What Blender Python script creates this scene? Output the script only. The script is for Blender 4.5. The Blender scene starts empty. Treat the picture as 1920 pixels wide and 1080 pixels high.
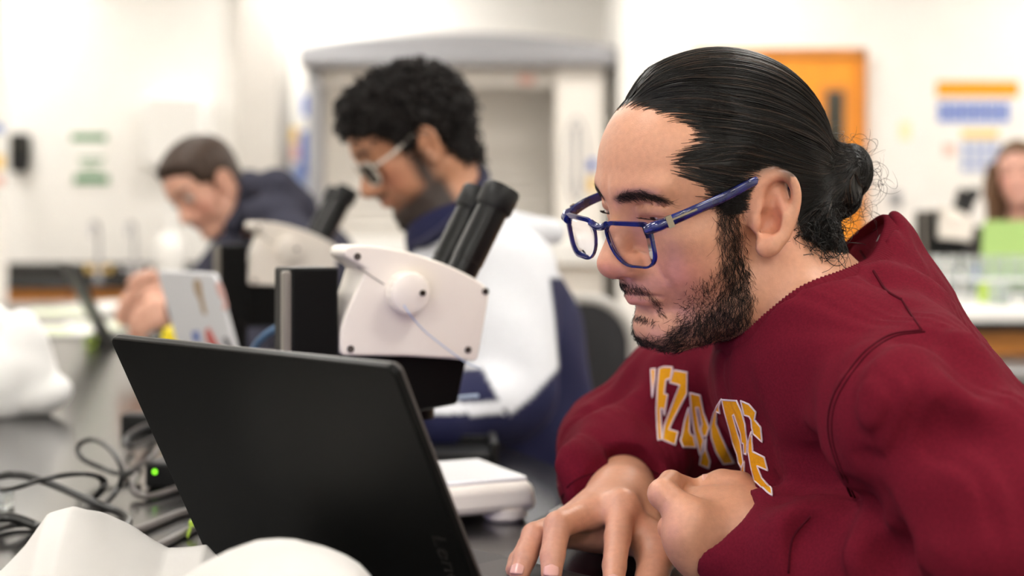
import bpy, bmesh, math, random
import numpy as np
from mathutils import Vector, Matrix
from mathutils.bvhtree import BVHTree

# ------------------------------------------------------------------ camera, light, exposure
SC = bpy.context.scene
COL = SC.collection
CZ = 1.218                 # eye height of the camera
FPX, YH = 2667.0, 430.0    # focal length in pixels of a 1920 wide frame, row of the horizon
cam_d = bpy.data.cameras.new('camera')
cam = bpy.data.objects.new('camera', cam_d)
COL.objects.link(cam)
cam.location = (0, 0, CZ)
cam.rotation_euler = (math.pi / 2, 0, 0)
cam_d.sensor_width = 36.0
cam_d.lens = 36.0 * FPX / 1920.0
cam_d.shift_y = -(540 - YH) / 1920.0
cam_d.clip_start = 0.05
cam_d.dof.use_dof = True
cam_d.dof.focus_distance = 1.13
cam_d.dof.aperture_fstop = 3.4
SC.camera = cam
SC.view_settings.view_transform = 'Standard'
SC.view_settings.look = 'None'
SC.view_settings.gamma = 1.0
SC.view_settings.use_curve_mapping = False
SC.view_settings.exposure = 0.58
world = bpy.data.worlds.new('world')
SC.world = world
world.use_nodes = True
world.node_tree.nodes['Background'].inputs[0].default_value = (1.0, 0.985, 0.97, 1)
world.node_tree.nodes['Background'].inputs[1].default_value = 0.35
PANEL_POWER = 16.0         # radiance of the ceiling light panels
random.seed(4)
RNG = np.random.default_rng(7)


# ------------------------------------------------------------------ helpers
def pt(x, y, Y):
    """world point seen at pixel (x, y) of the 1920 x 1080 frame at distance Y"""
    return np.array([(x - 960.0) / FPX * Y, Y, CZ - (y - YH) / FPX * Y])


def wd(x, y, drop):
    return np.array([x, y, CZ - drop])


def nrm(v):
    v = np.asarray(v, float)
    return v / np.linalg.norm(v)


def link(o, parent=None):
    COL.objects.link(o)
    if parent is not None:
        o.parent = parent
        o.matrix_parent_inverse = Matrix.Translation(parent.matrix_basis.translation).inverted() if False else o.matrix_parent_inverse
    return o


def thing(name, label, cat, loc=(0, 0, 0), rz=0.0, group=None):
    o = bpy.data.objects.new(name, None)
    COL.objects.link(o)
    o.location = loc
    o.rotation_euler = (0, 0, rz)
    o.empty_display_size = 0.05
    o['label'] = label
    o['category'] = cat
    if group:
        o['group'] = group
    return o


def tag(o, label, cat, group=None):
    o['label'] = label
    o['category'] = cat
    if group:
        o['group'] = group
    return o


def to_local(v, parent):
    """world coordinates to the frame of an Empty (location + rotation about Z)"""
    v = np.asarray(v, float).reshape(-1, 3)
    chain = []
    p = parent
    while p is not None:
        chain.append(p)
        p = p.parent
    for p in reversed(chain):
        v = v - np.array(p.location)
        a = -p.rotation_euler.z
        if abs(a) > 1e-9:
            c, s = math.cos(a), math.sin(a)
            v = np.stack([v[:, 0] * c - v[:, 1] * s, v[:, 0] * s + v[:, 1] * c, v[:, 2]], 1)
    return v


def mesh_obj(name, V, F, mat, parent=None, smooth=True, angle=None, world_space=True, attrs=None):
    """V: n x 3, F: list of tuples or an int array m x 3 / m x 4"""
    V = np.asarray(V, np.float64).reshape(-1, 3)
    if parent is not None and world_space:
        V = to_local(V, parent)
    me = bpy.data.meshes.new(name)
    if isinstance(F, np.ndarray):
        n, k = F.shape
        me.vertices.add(len(V))
        me.vertices.foreach_set('co', V.astype(np.float32).ravel())
        me.loops.add(n * k)
        me.loops.foreach_set('vertex_index', F.astype(np.int32).ravel())
        me.polygons.add(n)
        me.polygons.foreach_set('loop_start', np.arange(0, n * k, k, dtype=np.int32))
        me.polygons.foreach_set('loop_total', np.full(n, k, np.int32))
        me.update(calc_edges=True)
    else:
        me.from_pydata([tuple(v) for v in V], [], [tuple(f) for f in F])
        me.update()
    me.validate()
    if smooth:
        me.polygons.foreach_set('use_smooth', np.ones(len(me.polygons), bool))
        if angle:
            me.set_sharp_from_angle(angle=math.radians(angle))
    if attrs:
        for an, arr in attrs.items():
            at = me.attributes.new(an, 'FLOAT_COLOR', 'POINT')
            c = np.ones((len(V), 4), np.float32)
            c[:, :arr.shape[1]] = arr
            at.data.foreach_set('color', c.ravel())
    if mat is not None:
        me.materials.append(mat)
    o = bpy.data.objects.new(name, me)
    COL.objects.link(o)
    if parent is not None:
        o.parent = parent
    return o


class MB:
    """collects shapes that end up in one mesh"""
    def __init__(s):
        s.v = []
        s.f = []
        s.n = 0

    def add(s, V, F):
        V = np.asarray(V, float).reshape(-1, 3)
        s.v.append(V)
        s.f += [tuple(int(i) + s.n for i in f) for f in F]
        s.n += len(V)
        return s

    def box(s, c, size, R=None, taper=None):
        x, y, z = np.array(size) / 2.0
        V = np.array([[-x, -y, -z], [x, -y, -z], [x, y, -z], [-x, y, -z], [-x, -y, z], [x, -y, z], [x, y, z], [-x, y, z]])
        if taper:
            V[4:, :2] *= taper
        if R is not None:
            V = V @ np.asarray(R).T
        return s.add(V + np.array(c), [(0, 3, 2, 1), (4, 5, 6, 7), (0, 1, 5, 4), (1, 2, 6, 5), (2, 3, 7, 6), (3, 0, 4, 7)])

    def prism(s, poly, origin, ex, ey, ez, d0, d1):
        """2D polygon in the plane (ex, ey), extruded along ez from d0 to d1"""
        P = np.asarray(poly, float)
        n = len(P)
        A = np.array(origin) + np.outer(P[:, 0], ex) + np.outer(P[:, 1], ey)
        V = np.vstack([A + np.array(ez) * d0, A + np.array(ez) * d1])
        F = [tuple(range(n))[::-1], tuple(range(n, 2 * n))]
        F += [(i, (i + 1) % n, n + (i + 1) % n, n + i) for i in range(n)]
        return s.add(V, F)

    def lathe(s, prof, c=(0, 0, 0), axis=(0, 0, 1), seg=24):
        """profile [(r, h)], closed at ends where r = 0"""
        a = nrm(axis)
        u = nrm(np.cross(a, [0, 1, 0] if abs(a[1]) < .9 else [1, 0, 0]))
        w = np.cross(a, u)
        rows = []
        V = []
        for r, h in prof:
            if r < 1e-7:
                rows.append([len(V)])
                V.append(np.array(c) + a * h)
            else:
                rows.append(list(range(len(V), len(V) + seg)))
                for i in range(seg):
                    t = 2 * math.pi * i / seg
                    V.append(np.array(c) + a * h + (u * math.cos(t) + w * math.sin(t)) * r)
        F = []
        for A, B in zip(rows[:-1], rows[1:]):
            for i in range(seg):
                j = (i + 1) % seg
                if len(A) == 1 and len(B) == 1:
                    continue
                if len(A) == 1:
                    F.append((A[0], B[j], B[i]))
                elif len(B) == 1:
                    F.append((A[i], A[j], B[0]))
                else:
                    F.append((A[i], A[j], B[j], B[i]))
        return s.add(V, F)

    def cyl(s, a, b, r, r2=None, seg=20):
        a, b = np.array(a, float), np.array(b, float)
        L = np.linalg.norm(b - a)
        r2 = r if r2 is None else r2
        return s.lathe([(0, 0), (r, 0), (r2, L), (0, L)], a, (b - a) / L, seg)

    def tube(s, pts, r, seg=8, close=False, flat=1.0, up=None):
        V, F = tube_geo(pts, r, seg, close, flat, up)
        return s.add(V, F)

    def build(s, name, mat, parent=None, bevel=0, seg=2, smooth=True, angle=35):
        o = mesh_obj(name, np.vstack(s.v), s.f, mat, parent, smooth, angle)
        if bevel:
            m = o.modifiers.new('bevel', 'BEVEL')
            m.width = bevel
            m.segments = seg
            m.limit_method = 'ANGLE'
            m.angle_limit = math.radians(40)
        return o


def spline(pts, n, close=False):
    """Catmull-Rom through the points"""
    P = np.asarray(pts, float)
    m = len(P)
    if close:
        Q = np.vstack([P[-1], P, P[0], P[1]])
        segs = m
    else:
        Q = np.vstack([2 * P[0] - P[1], P, 2 * P[-1] - P[-2]])
        segs = m - 1
    t = np.linspace(0, segs, n, endpoint=not close)
    i = np.minimum(t.astype(int), segs - 1)
    u = (t - i)[:, None]
    a, b, c, d = Q[i], Q[i + 1], Q[i + 2], Q[i + 3]
    return 0.5 * ((2 * b) + (c - a) * u + (2 * a - 5 * b + 4 * c - d) * u * u + (3 * b - a - 3 * c + d) * u ** 3)


def tube_geo(pts, r, seg=8, close=False, flat=1.0, up=None):
    P = np.asarray(pts, float)
    n = len(P)
    r = np.broadcast_to(np.asarray(r, float), (n,))
    if close:
        T = np.roll(P, -1, 0) - np.roll(P, 1, 0)
    else:
        T = np.gradient(P, axis=0)
    T /= np.linalg.norm(T, axis=1)[:, None] + 1e-12
    N = np.zeros_like(P)
    ref = np.array([0, 0, 1.0]) if up is None else np.array(up, float)
    if up is not None:
        N = ref - (T @ ref)[:, None] * T
    else:
        v = np.cross(T[0], [0, 0, 1.0])
        if np.linalg.norm(v) < .1:
            v = np.cross(T[0], [1.0, 0, 0])
        N[0] = nrm(v)
        for i in range(1, n):
            v = N[i - 1] - (N[i - 1] @ T[i]) * T[i]
            N[i] = nrm(v)
    N /= np.linalg.norm(N, axis=1)[:, None] + 1e-12
    B = np.cross(T, N)
    ang = np.arange(seg) * 2 * math.pi / seg
    V = P[:, None, :] + r[:, None, None] * (np.cos(ang)[None, :, None] * N[:, None, :] * flat + np.sin(ang)[None, :, None] * B[:, None, :])
    V = V.reshape(-1, 3)
    F = []
    for i in range(n if close else n - 1):
        j = (i + 1) % n
        for k in range(seg):
            l = (k + 1) % seg
            F.append((i * seg + k, i * seg + l, j * seg + l, j * seg + k))
    if not close:
        F.append(tuple(range(seg))[::-1])
        F.append(tuple(range((n - 1) * seg, n * seg)))
    return V, F


def strands_geo(P, r, sides=3):
    """P: n x m x 3 polylines, r: n x m radii -> quads (vectorised thin tubes)"""
    n, m, _ = P.shape
    T = np.gradient(P, axis=1)
    T /= np.linalg.norm(T, axis=2)[..., None] + 1e-12
    ref = np.where(np.abs(T[..., 2:3]) > .8, np.array([1.0, 0, 0]), np.array([0, 0, 1.0]))
    N = np.cross(T, ref)
    N /= np.linalg.norm(N, axis=2)[..., None] + 1e-12
    B = np.cross(T, N)
    a = np.arange(sides) * 2 * math.pi / sides
    V = P[:, :, None, :] + r[:, :, None, None] * (np.cos(a)[None, None, :, None] * N[:, :, None, :] + np.sin(a)[None, None, :, None] * B[:, :, None, :])
    idx = np.arange(n * m * sides).reshape(n, m, sides)
    A = idx[:, :-1, :]
    Bq = idx[:, 1:, :]
    F = np.stack([A, np.roll(A, -1, 2), np.roll(Bq, -1, 2), Bq], -1).reshape(-1, 4)
    return V.reshape(-1, 3), F


# ------------------------------------------------------------------ materials
def lin(c):
    c = np.array(c, float) / 255.0
    return tuple(np.where(c <= .04045, c / 12.92, ((c + .055) / 1.055) ** 2.4)) + (1.0,)


def mat(name, rgb, rough=.5, metal=0.0, noise=0.0, nscale=40.0, bump=0.0, bscale=200.0, coat=0.0, sss=0.0, spec=.5, trans=0.0,
        emit=None, estr=0.0, stretch=None, alpha=1.0, sheen=0.0, attr=None, attr_mix=1.0, rough_noise=0.0):
    m = bpy.data.materials.new(name)
    m.use_nodes = True
    nt = m.node_tree
    b = nt.nodes['Principled BSDF']
    base = lin(rgb)
    b.inputs['Base Color'].default_value = base
    b.inputs['Roughness'].default_value = rough
    b.inputs['Metallic'].default_value = metal
    b.inputs['Specular IOR Level'].default_value = spec
    b.inputs['Coat Weight'].default_value = coat
    b.inputs['Transmission Weight'].default_value = trans
    b.inputs['Alpha'].default_value = alpha
    b.inputs['Sheen Weight'].default_value = sheen
    if sss:
        b.inputs['Subsurface Weight'].default_value = sss
        b.inputs['Subsurface Radius'].default_value = (.9, .35, .18)
        b.inputs['Subsurface Scale'].default_value = .008
    if emit is not None:
        b.inputs['Emission Color'].default_value = lin(emit)
        b.inputs['Emission Strength'].default_value = estr
    L = nt.links
    tc = nt.nodes.new('ShaderNodeTexCoord')
    vec = tc.outputs['Object']
    if stretch:
        mp = nt.nodes.new('ShaderNodeMapping')
        mp.inputs['Scale'].default_value = stretch
        L.new(vec, mp.inputs['Vector'])
        vec = mp.outputs['Vector']
    src = None
    if attr:
        a = nt.nodes.new('ShaderNodeAttribute')
        a.attribute_name = attr
        src = a.outputs['Color']
    if noise:
        n = nt.nodes.new('ShaderNodeTexNoise')
        n.inputs['Scale'].default_value = nscale
        n.inputs['Detail'].default_value = 5
        L.new(vec, n.inputs['Vector'])
        mr = nt.nodes.new('ShaderNodeMapRange')
        mr.inputs['From Min'].default_value = .3
        mr.inputs['From Max'].default_value = .7
        mr.inputs['To Min'].default_value = 1 - noise
        mr.inputs['To Max'].default_value = 1 + noise
        L.new(n.outputs['Fac'], mr.inputs['Value'])
        mx = nt.nodes.new('ShaderNodeMix')
        mx.data_type = 'RGBA'
        mx.blend_type = 'MULTIPLY'
        mx.inputs[0].default_value = 1.0
        if src is not None:
            L.new(src, mx.inputs[6])
        else:
            mx.inputs[6].default_value = base
        L.new(mr.outputs['Result'], mx.inputs[7])
        src = mx.outputs[2]
    if src is not None:
        L.new(src, b.inputs['Base Color'])
    if bump:
        n2 = nt.nodes.new('ShaderNodeTexNoise')
        n2.inputs['Scale'].default_value = bscale
        n2.inputs['Detail'].default_value = 4
        L.new(vec, n2.inputs['Vector'])
        bp = nt.nodes.new('ShaderNodeBump')
        bp.inputs['Strength'].default_value = bump
        bp.inputs['Distance'].default_value = .002
        L.new(n2.outputs['Fac'], bp.inputs['Height'])
        L.new(bp.outputs['Normal'], b.inputs['Normal'])
    return m


def lens_mat(name, tint=(255, 255, 255), refl=.08):
    m = bpy.data.materials.new(name)
    m.use_nodes = True
    nt = m.node_tree
    nt.nodes.remove(nt.nodes['Principled BSDF'])
    out = nt.nodes['Material Output']
    t = nt.nodes.new('ShaderNodeBsdfTransparent')
    t.inputs[0].default_value = lin(tint)
    g = nt.nodes.new('ShaderNodeBsdfGlossy')
    g.inputs['Roughness'].default_value = .02
    lw = nt.nodes.new('ShaderNodeLayerWeight')
    lw.inputs['Blend'].default_value = refl
    mx = nt.nodes.new('ShaderNodeMixShader')
    nt.links.new(lw.outputs['Fresnel'], mx.inputs[0])
    nt.links.new(t.outputs[0], mx.inputs[1])
    nt.links.new(g.outputs[0], mx.inputs[2])
    nt.links.new(mx.outputs[0], out.inputs[0])
    return m


# ------------------------------------------------------------------ implicit surfaces (smooth blends of ellipsoids and tapered capsules)
def smin(a, b, k):
    if k <= 0:
        return np.minimum(a, b)
    h = np.maximum(k - np.abs(a - b), 0) / k
    return np.minimum(a, b) - h * h * k * .25


class Grp:
    """primitives in one frame; mirror: symmetric in the local y"""
    def __init__(s, origin=(0, 0, 0), R=None, mirror=False, k=.02):
        s.o = np.asarray(origin, float)
        s.R = np.eye(3) if R is None else np.asarray(R, float)
        s.mirror = mirror
        s.k = k
        s.items = []

    def loc(s, P):
        Q = (P - s.o) @ s.R
        if s.mirror:
            Q[:, 1] = np.abs(Q[:, 1])
        return Q

    def wor(s, q):
        return s.o + np.asarray(q, float) @ s.R.T

    def ell(s, c, r, R=None, op=1, k=.01):
        r = np.asarray(r, float) * np.ones(3)
        s.items.append(('e', np.asarray(c, float), r, None if R is None else np.asarray(R, float), op, k, np.asarray(c, float), float(r.max())))
        return s

    def cap(s, a, b, ra, rb=None, op=1, k=.01):
        a, b = np.asarray(a, float), np.asarray(b, float)
        rb = ra if rb is None else rb
        s.items.append(('c', a, b, (ra, rb), op, k, (a + b) / 2, np.linalg.norm(b - a) / 2 + max(ra, rb)))
        return s

    def chain(s, pts, rad, op=1, k=.01, k2=0.0):
        """tapered capsules along a path, blended as one"""
        A = np.asarray(pts, float)
        r = np.asarray(rad, float)
        c = A.mean(0)
        br = (np.linalg.norm(A - c, axis=1) + r).max()
        s.items.append(('h', A, r, k2, op, k, c, br))
        return s

    def ev(s, P, d0, bc=None, bh=0):
        """smooth-union this group's field with nothing (own field only)"""
        Q = s.loc(P)
        if bc is not None:
            cq = s.loc(bc[None])[0]
        d = None
        for it in s.items:
            if bc is not None and np.linalg.norm(it[6] - cq) - it[7] > bh + it[5] + .025:
                continue
            if it[0] == 'e':
                q = Q - it[1]
                if it[3] is not None:
                    q = q @ it[3]
                r = it[2]
                k0 = np.sqrt(((q / r) ** 2).sum(1)) + 1e-9
                k1 = np.sqrt(((q / (r * r)) ** 2).sum(1)) + 1e-9
                e = k0 * (k0 - 1) / k1
            elif it[0] == 'h':
                e = None
                for i in range(len(it[1]) - 1):
                    a, b = it[1][i], it[1][i + 1]
                    ab = b - a
                    h = np.clip(((Q - a) @ ab) / (ab @ ab + 1e-12), 0, 1)
                    dv = Q - a - h[:, None] * ab
                    f = np.sqrt((dv * dv).sum(1)) - (it[2][i] + (it[2][i + 1] - it[2][i]) * h)
                    e = f if e is None else smin(e, f, it[3])
            else:
                a, b, (ra, rb) = it[1], it[2], it[3]
                ab = b - a
                h = np.clip(((Q - a) @ ab) / (ab @ ab + 1e-12), 0, 1)
                dv = Q - a - h[:, None] * ab
                e = np.sqrt((dv * dv).sum(1)) - (ra + (rb - ra) * h)
            if it[4] > 0:
                d = e if d is None else smin(d, e, it[5])
            elif d is not None:
                d = -smin(-d, e, it[5])
        return d


class Model:
    def __init__(s, groups, post=None):
        s.g = groups
        s.post = post

    def ev(s, P, bc=None, bh=0):
        d = None
        for g in s.g:
            e = g.ev(P, None, bc, bh + g.k if bc is not None else 0)
            if e is None:
                continue
            d = e if d is None else smin(d, e, g.k)
        if d is None:
            d = np.full(len(P), .5)
        if s.post is not None:
            d = s.post(P, d)
        return d

    def grad(s, P, e=.0015):
        d = s.ev(P)
        G = np.stack([s.ev(P + np.eye(3)[i] * e) - d for i in range(3)], 1)
        G /= np.linalg.norm(G, axis=1)[:, None] + 1e-12
        return d, G

    def trace(s, x, y, y0=.5, y1=3.0):
        """surface point on the line of sight of a pixel"""
        t = y0
        for _ in range(160):
            p = pt(x, y, t)
            d = float(s.ev(p[None])[0])
            if d < 2e-4:
                return p
            t += max(d * .7, 2e-4)
            if t > y1:
                return None
        return pt(x, y, t)

    def trace_many(s, XY, y0=.8, y1=2.2, it=60):
        XY = np.asarray(XY, float)
        t = np.full(len(XY), y0)
        D = np.stack([(XY[:, 0] - 960) / FPX, np.ones(len(XY)), -(XY[:, 1] - YH) / FPX], 1)
        for _ in range(it):
            d = s.ev(D * t[:, None] + np.array([0, 0, CZ]))
            t = np.minimum(t + d * .75, y1)
        P = D * t[:, None] + np.array([0, 0, CZ])
        return P, np.abs(d) < .003

    def mesh(s, lo, hi, h, B=12):
        """naive surface nets over the blocks that hold surface"""
        lo = np.asarray(lo, float)
        nb = np.ceil((np.asarray(hi) - lo) / (h * B)).astype(int)
        N = nb * B + 4
        half = h * B * .5 * math.sqrt(3)
        bi = np.stack(np.meshgrid(*[np.arange(n) for n in nb], indexing='ij'), -1).reshape(-1, 3)
        cen = lo + (bi + .5) * B * h
        dc = np.concatenate([s.ev(c) for c in np.array_split(cen, max(1, len(cen) // 20000))])
        keep = np.abs(dc) < half * 2.0 + .006
        bi, cen = bi[keep], cen[keep]
        g = np.arange(B + 1)
        S = np.stack(np.meshgrid(g, g, g, indexing='ij'), -1).reshape(-1, 3)
        keys, pos, quads = [], [], []
        corner = np.array([[i, j, k] for i in (0, 1) for j in (0, 1) for k in (0, 1)])
        E = [(a, b) for a in range(8) for b in range(a + 1, 8) if np.abs(corner[a] - corner[b]).sum() == 1]
        mul = np.array([(N[1] + 4) * (N[2] + 4), N[2] + 4, 1], np.int64)
        for b0, c0 in zip(bi, cen):
            base = b0 * B
            P = lo + (S + base) * h
            D = s.ev(P, c0, half).reshape(B + 1, B + 1, B + 1)
            neg = D < 0
            if neg.all() or not neg.any():
                continue
            cnt = np.zeros((B, B, B), np.int8)
            for a in corner:
                cnt += neg[a[0]:a[0] + B, a[1]:a[1] + B, a[2]:a[2] + B]
            act = np.argwhere((cnt > 0) & (cnt < 8))
            if len(act) == 0:
                continue
            cd = np.stack([D[act[:, 0] + a[0], act[:, 1] + a[1], act[:, 2] + a[2]] for a in corner], 1)
            acc = np.zeros((len(act), 3))
            num = np.zeros(len(act))
            for a, b in E:
                da, db = cd[:, a], cd[:, b]
                x = (da < 0) != (db < 0)
                t = np.where(x, da / (da - db + 1e-20), 0)
                p = corner[a] + t[:, None] * (corner[b] - corner[a])
                acc += p * x[:, None]
                num += x
            keys.append(((act + base + 2) * mul).sum(1))
            pos.append(lo + (act + base + acc / num[:, None]) * h)
            for ax in range(3):
                u, v = (ax + 1) % 3, (ax + 2) % 3
                sl = [slice(0, B)] * 3
                sl2 = list(sl)
                sl2[ax] = slice(1, B + 1)
                n0, n1 = neg[tuple(sl)], neg[tuple(sl2)]
                q = np.argwhere(n0 != n1)
                if len(q) == 0:
                    continue
                flip = n0[q[:, 0], q[:, 1], q[:, 2]]
                du = np.zeros(3, int)
                du[u] = 1
                dv = np.zeros(3, int)
                dv[v] = 1
                G = q + base + 2
                kk = np.stack([((G - du - dv) * mul).sum(1), ((G - dv) * mul).sum(1), (G * mul).sum(1), ((G - du) * mul).sum(1)], 1)
                kk[~flip] = kk[~flip][:, ::-1]
                quads.append(kk)
        keys = np.concatenate(keys)
        pos = np.concatenate(pos)
        quads = np.concatenate(quads)
        o = np.argsort(keys)
        keys, pos = keys[o], pos[o]
        ix = np.searchsorted(keys, quads)
        ix = np.minimum(ix, len(keys) - 1)
        ok = (keys[ix] == quads).all(1)
        return pos, ix[ok]


def relax(V, F, it=2, f=.5):
    """Laplacian smoothing of a quad mesh"""
    E = np.concatenate([F[:, [0, 1]], F[:, [1, 2]], F[:, [2, 3]], F[:, [3, 0]]])
    E = np.concatenate([E, E[:, ::-1]])
    n = len(V)
    c = np.bincount(E[:, 0], minlength=n)[:, None] + 1e-9
    V = V.copy()
    for _ in range(it):
        S = np.stack([np.bincount(E[:, 0], V[E[:, 1], i], minlength=n) for i in range(3)], 1) / c
        V += f * (S - V)
    return V


class Cast:
    """first hits of pixel lines on a built mesh"""
    def __init__(s, V, F):
        s.b = BVHTree.FromPolygons(np.asarray(V).tolist(), np.asarray(F).tolist())
        s.V, s.F = np.asarray(V), np.asarray(F)
        N = np.zeros_like(s.V)
        A = s.V[s.F]
        fn = np.cross(A[:, 2] - A[:, 0], A[:, 3] - A[:, 1])
        for i in range(4):
            np.add.at(N, s.F[:, i], fn)
        s.N = N / (np.linalg.norm(N, axis=1)[:, None] + 1e-15)

    def pix(s, XY):
        P, G, ok = [], [], []
        o = Vector((0, 0, CZ))
        for x, y in XY:
            d = Vector(((x - 960) / FPX, 1, -(y - YH) / FPX)).normalized()
            h, n, i, _ = s.b.ray_cast(o, d)
            if h is None:
                P.append((0, 9, 0))
                G.append((0, -1, 0))
                ok.append(False)
            else:
                P.append(h[:])
                G.append(s.N[s.F[i]].mean(0))
                ok.append(True)
        G = np.array(G)
        return np.array(P), G / (np.linalg.norm(G, axis=1)[:, None] + 1e-12), np.array(ok)

    def near(s, P):
        """closest points, outward normals and signed distances"""
        Q, G = [], []
        for p in P:
            h, n, i, _ = s.b.find_nearest(p)
            Q.append(h[:])
            G.append(s.N[s.F[i]].mean(0))
        Q, G = np.array(Q), np.array(G)
        G /= np.linalg.norm(G, axis=1)[:, None] + 1e-12
        return ((P - Q) * G).sum(1), G


def frame(yaw, pitch, roll):
    """axes (forward, left, up) as columns; yaw 0 = facing -X, positive towards the camera"""
    y, p, r = (math.radians(a) for a in (yaw, pitch, roll))
    F0 = np.array([-math.cos(y), -math.sin(y), 0])
    L0 = np.array([math.sin(y), -math.cos(y), 0])
    U0 = np.array([0, 0, 1.0])
    F = math.cos(p) * F0 - math.sin(p) * U0
    U = math.sin(p) * F0 + math.cos(p) * U0
    L = math.cos(r) * L0 - math.sin(r) * U
    U2 = math.cos(r) * U + math.sin(r) * L0
    return np.stack([F, L, U2], 1)


def poly_sd(poly, P):
    """signed distance to a 2D polygon, positive inside"""
    poly = np.asarray(poly, float)
    a = poly
    b = np.roll(poly, -1, 0)
    dmin = np.full(len(P), 1e9)
    ins = np.zeros(len(P), bool)
    for i in range(len(a)):
        e = b[i] - a[i]
        w = P - a[i]
        t = np.clip((w @ e) / (e @ e + 1e-12), 0, 1)
        q = w - t[:, None] * e
        dmin = np.minimum(dmin, (q * q).sum(1))
        c = ((a[i, 1] <= P[:, 1]) & (b[i, 1] > P[:, 1])) | ((b[i, 1] <= P[:, 1]) & (a[i, 1] > P[:, 1]))
        xi = a[i, 0] + (P[:, 1] - a[i, 1]) / (b[i, 1] - a[i, 1] + 1e-15) * (b[i, 0] - a[i, 0])
        ins ^= c & (P[:, 0] < xi)
    return np.sqrt(dmin) * np.where(ins, 1, -1)


def sstep(a, b, x):
    t = np.clip((x - a) / (b - a), 0, 1)
    return t * t * (3 - 2 * t)


def head_group(origin, R, sc=1.0, full=1.0, k=.03):
    """a face and skull; local x forward, |y| sideways, z up, origin between the ear canals"""
    g = Grp(origin, R * 1.0, True, k)
    g.sc = sc

    def v(x, y, z):
        return np.array([x, y, z]) * sc

    def e(c, r, k, op=1, Rm=None):
        g.ell(v(*c), np.array(r) * sc, Rm, op, k * sc)

    def c(pts, rad, k, op=1):
        g.chain([v(*p) for p in pts], [q * sc for q in rad], op, k * sc)
    e((.000, 0, .046), (.098, .074, .086), 0)
    e((.041, 0, .054), (.055, .058, .056), .02)
    e((.044, 0, -.015), (.046, .054, .062), .02)
    c([(-.004, .055, -.030), (.036, .044 + .006 * full, -.064), (.072, .016, -.079)], [.021, .020, .016], .02)
    e((.078, 0, -.074), (.0185, .022, .018), .014)
    e((.050, .036, -.022), (.034, .026 + .004 * full, .034), .015)
    e((.052, .046, .004), (.028, .016, .014), .02)
    if full > 0:
        e((.02, 0, -.068), (.055, .048, .026), .02)
    c([(.094, .008, .046), (.081, .043, .046)], [.0085, .0075], .012)
    e((.107, .033, .029), (.017, .019, .011), .014, -1)
    e((.0755, .0310, .0275), (.0150, .0175, .0150), .008)
    # slit between the lids
    c([(.0895, .0195, .0220), (.0915, .031, .0210), (.0845, .0445, .0220)], [.0010, .0036, .0012], .003, -1)
    # crease above the lid
    c([(.0895, .020, .0325), (.0905, .031, .0350), (.081, .046, .0320)], [.0008, .0010, .0008], .004, -1)
    # nose
    c([(.090, 0, .039), (.0965, 0, .021), (.1045, 0, .002), (.1120, 0, -.0115)], [.0080, .0080, .0100, .0122], .012)
    e((.1000, .0135, -.0160), (.0125, .0085, .0088), .010)
    c([(.1100, 0, -.0180), (.097, 0, -.0240)], [.0055, .006], .006)
    e((.1045, .0078, -.0240), (.0060, .0034, .0036), .003, -1)
    # fold beside the nose
    c([(.093, .025, -.012), (.086, .034, -.028)], [.0010, .0010], .006, -1)
    # mouth
    e((.080, 0, -.034), (.020, .029, .022), .012)
    c([(.0990, 0, -.0355), (.0940, .012, -.0353), (.0840, .0245, -.0412)], [.0048, .0046, .0022], .005)
    c([(.0975, 0, -.0460), (.0920, .012, -.0458), (.0840, .0225, -.0435)], [.0058, .0055, .0024], .005)
    c([(.1055, 0, -.0408), (.0985, .013, -.0406), (.0870, .0260, -.0433)], [.0010, .0011, .0011], .0030, -1)
    e((.1020, 0, -.0590), (.009, .020, .0050), .008, -1)
    return g
# ------------------------------------------------------------------ the room
M_WALL = mat('warm_white_paint', (240, 237, 232), .75, noise=.015, nscale=8, bump=.03, bscale=120)
M_WALL2 = mat('grey_paint', (212, 207, 200), .75, noise=.015, nscale=8)
M_CEIL = mat('ceiling_tile', (240, 238, 232), .9, bump=.2, bscale=300)
M_FLOOR = mat('vinyl_floor', (140, 136, 130), .45, noise=.08, nscale=30)
M_BASEB = mat('black_rubber', (30, 30, 32), .6)
M_EPOXY = mat('black_epoxy', (20, 19, 19), .17, noise=.15, nscale=300, spec=.75)
M_OAK = mat('orange_oak', (206, 132, 52), .5, noise=.25, nscale=14, stretch=(1, 1, 9))
M_DOOR = mat('orange_door_veneer', (236, 150, 34), .5, noise=.10, nscale=10, stretch=(6, 6, .6))
M_DARKGLASS = mat('dark_glass', (60, 58, 48), .15)
M_LIGHTGREY = mat('light_grey_metal', (158, 158, 162), .45)
M_HOODIN = mat('beige_liner', (238, 232, 224), .6, noise=.02, nscale=6)
M_WHITEPL = mat('white_plastic', (236, 234, 230), .4)
M_BLACKPL = mat('black_plastic', (14, 14, 15), .45, spec=.3)
M_PAPER = mat('white_paper', (240, 238, 232), .8)
M_GREEN = mat('green_ink', (22, 122, 58), .7)
M_BLUE = mat('blue_ink', (70, 108, 196), .7)
M_PALEBLUE = mat('pale_blue_ink', (150, 166, 208), .7)
M_YELLOW = mat('yellow_ink', (232, 158, 6), .7)
M_PALEYELLOW = mat('pale_yellow_ink', (240, 200, 110), .7)
M_PINK = mat('pink_ink', (240, 190, 176), .7)
M_CHROME = mat('chrome', (205, 205, 210), .12, metal=1.0)
M_STEEL = mat('brushed_steel', (150, 150, 152), .35, metal=1.0)
M_LAMP = mat('lit_diffuser', (255, 250, 240), .6, emit=(255, 252, 246), estr=PANEL_POWER)

ROOM = (-5.2, 5.2, -3.6, 9.2, 3.05)


def struct(mb, name, m, parent=None, **k):
    o = mb.build(name, m, parent, **k)
    o['kind'] = 'structure'
    return o


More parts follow.
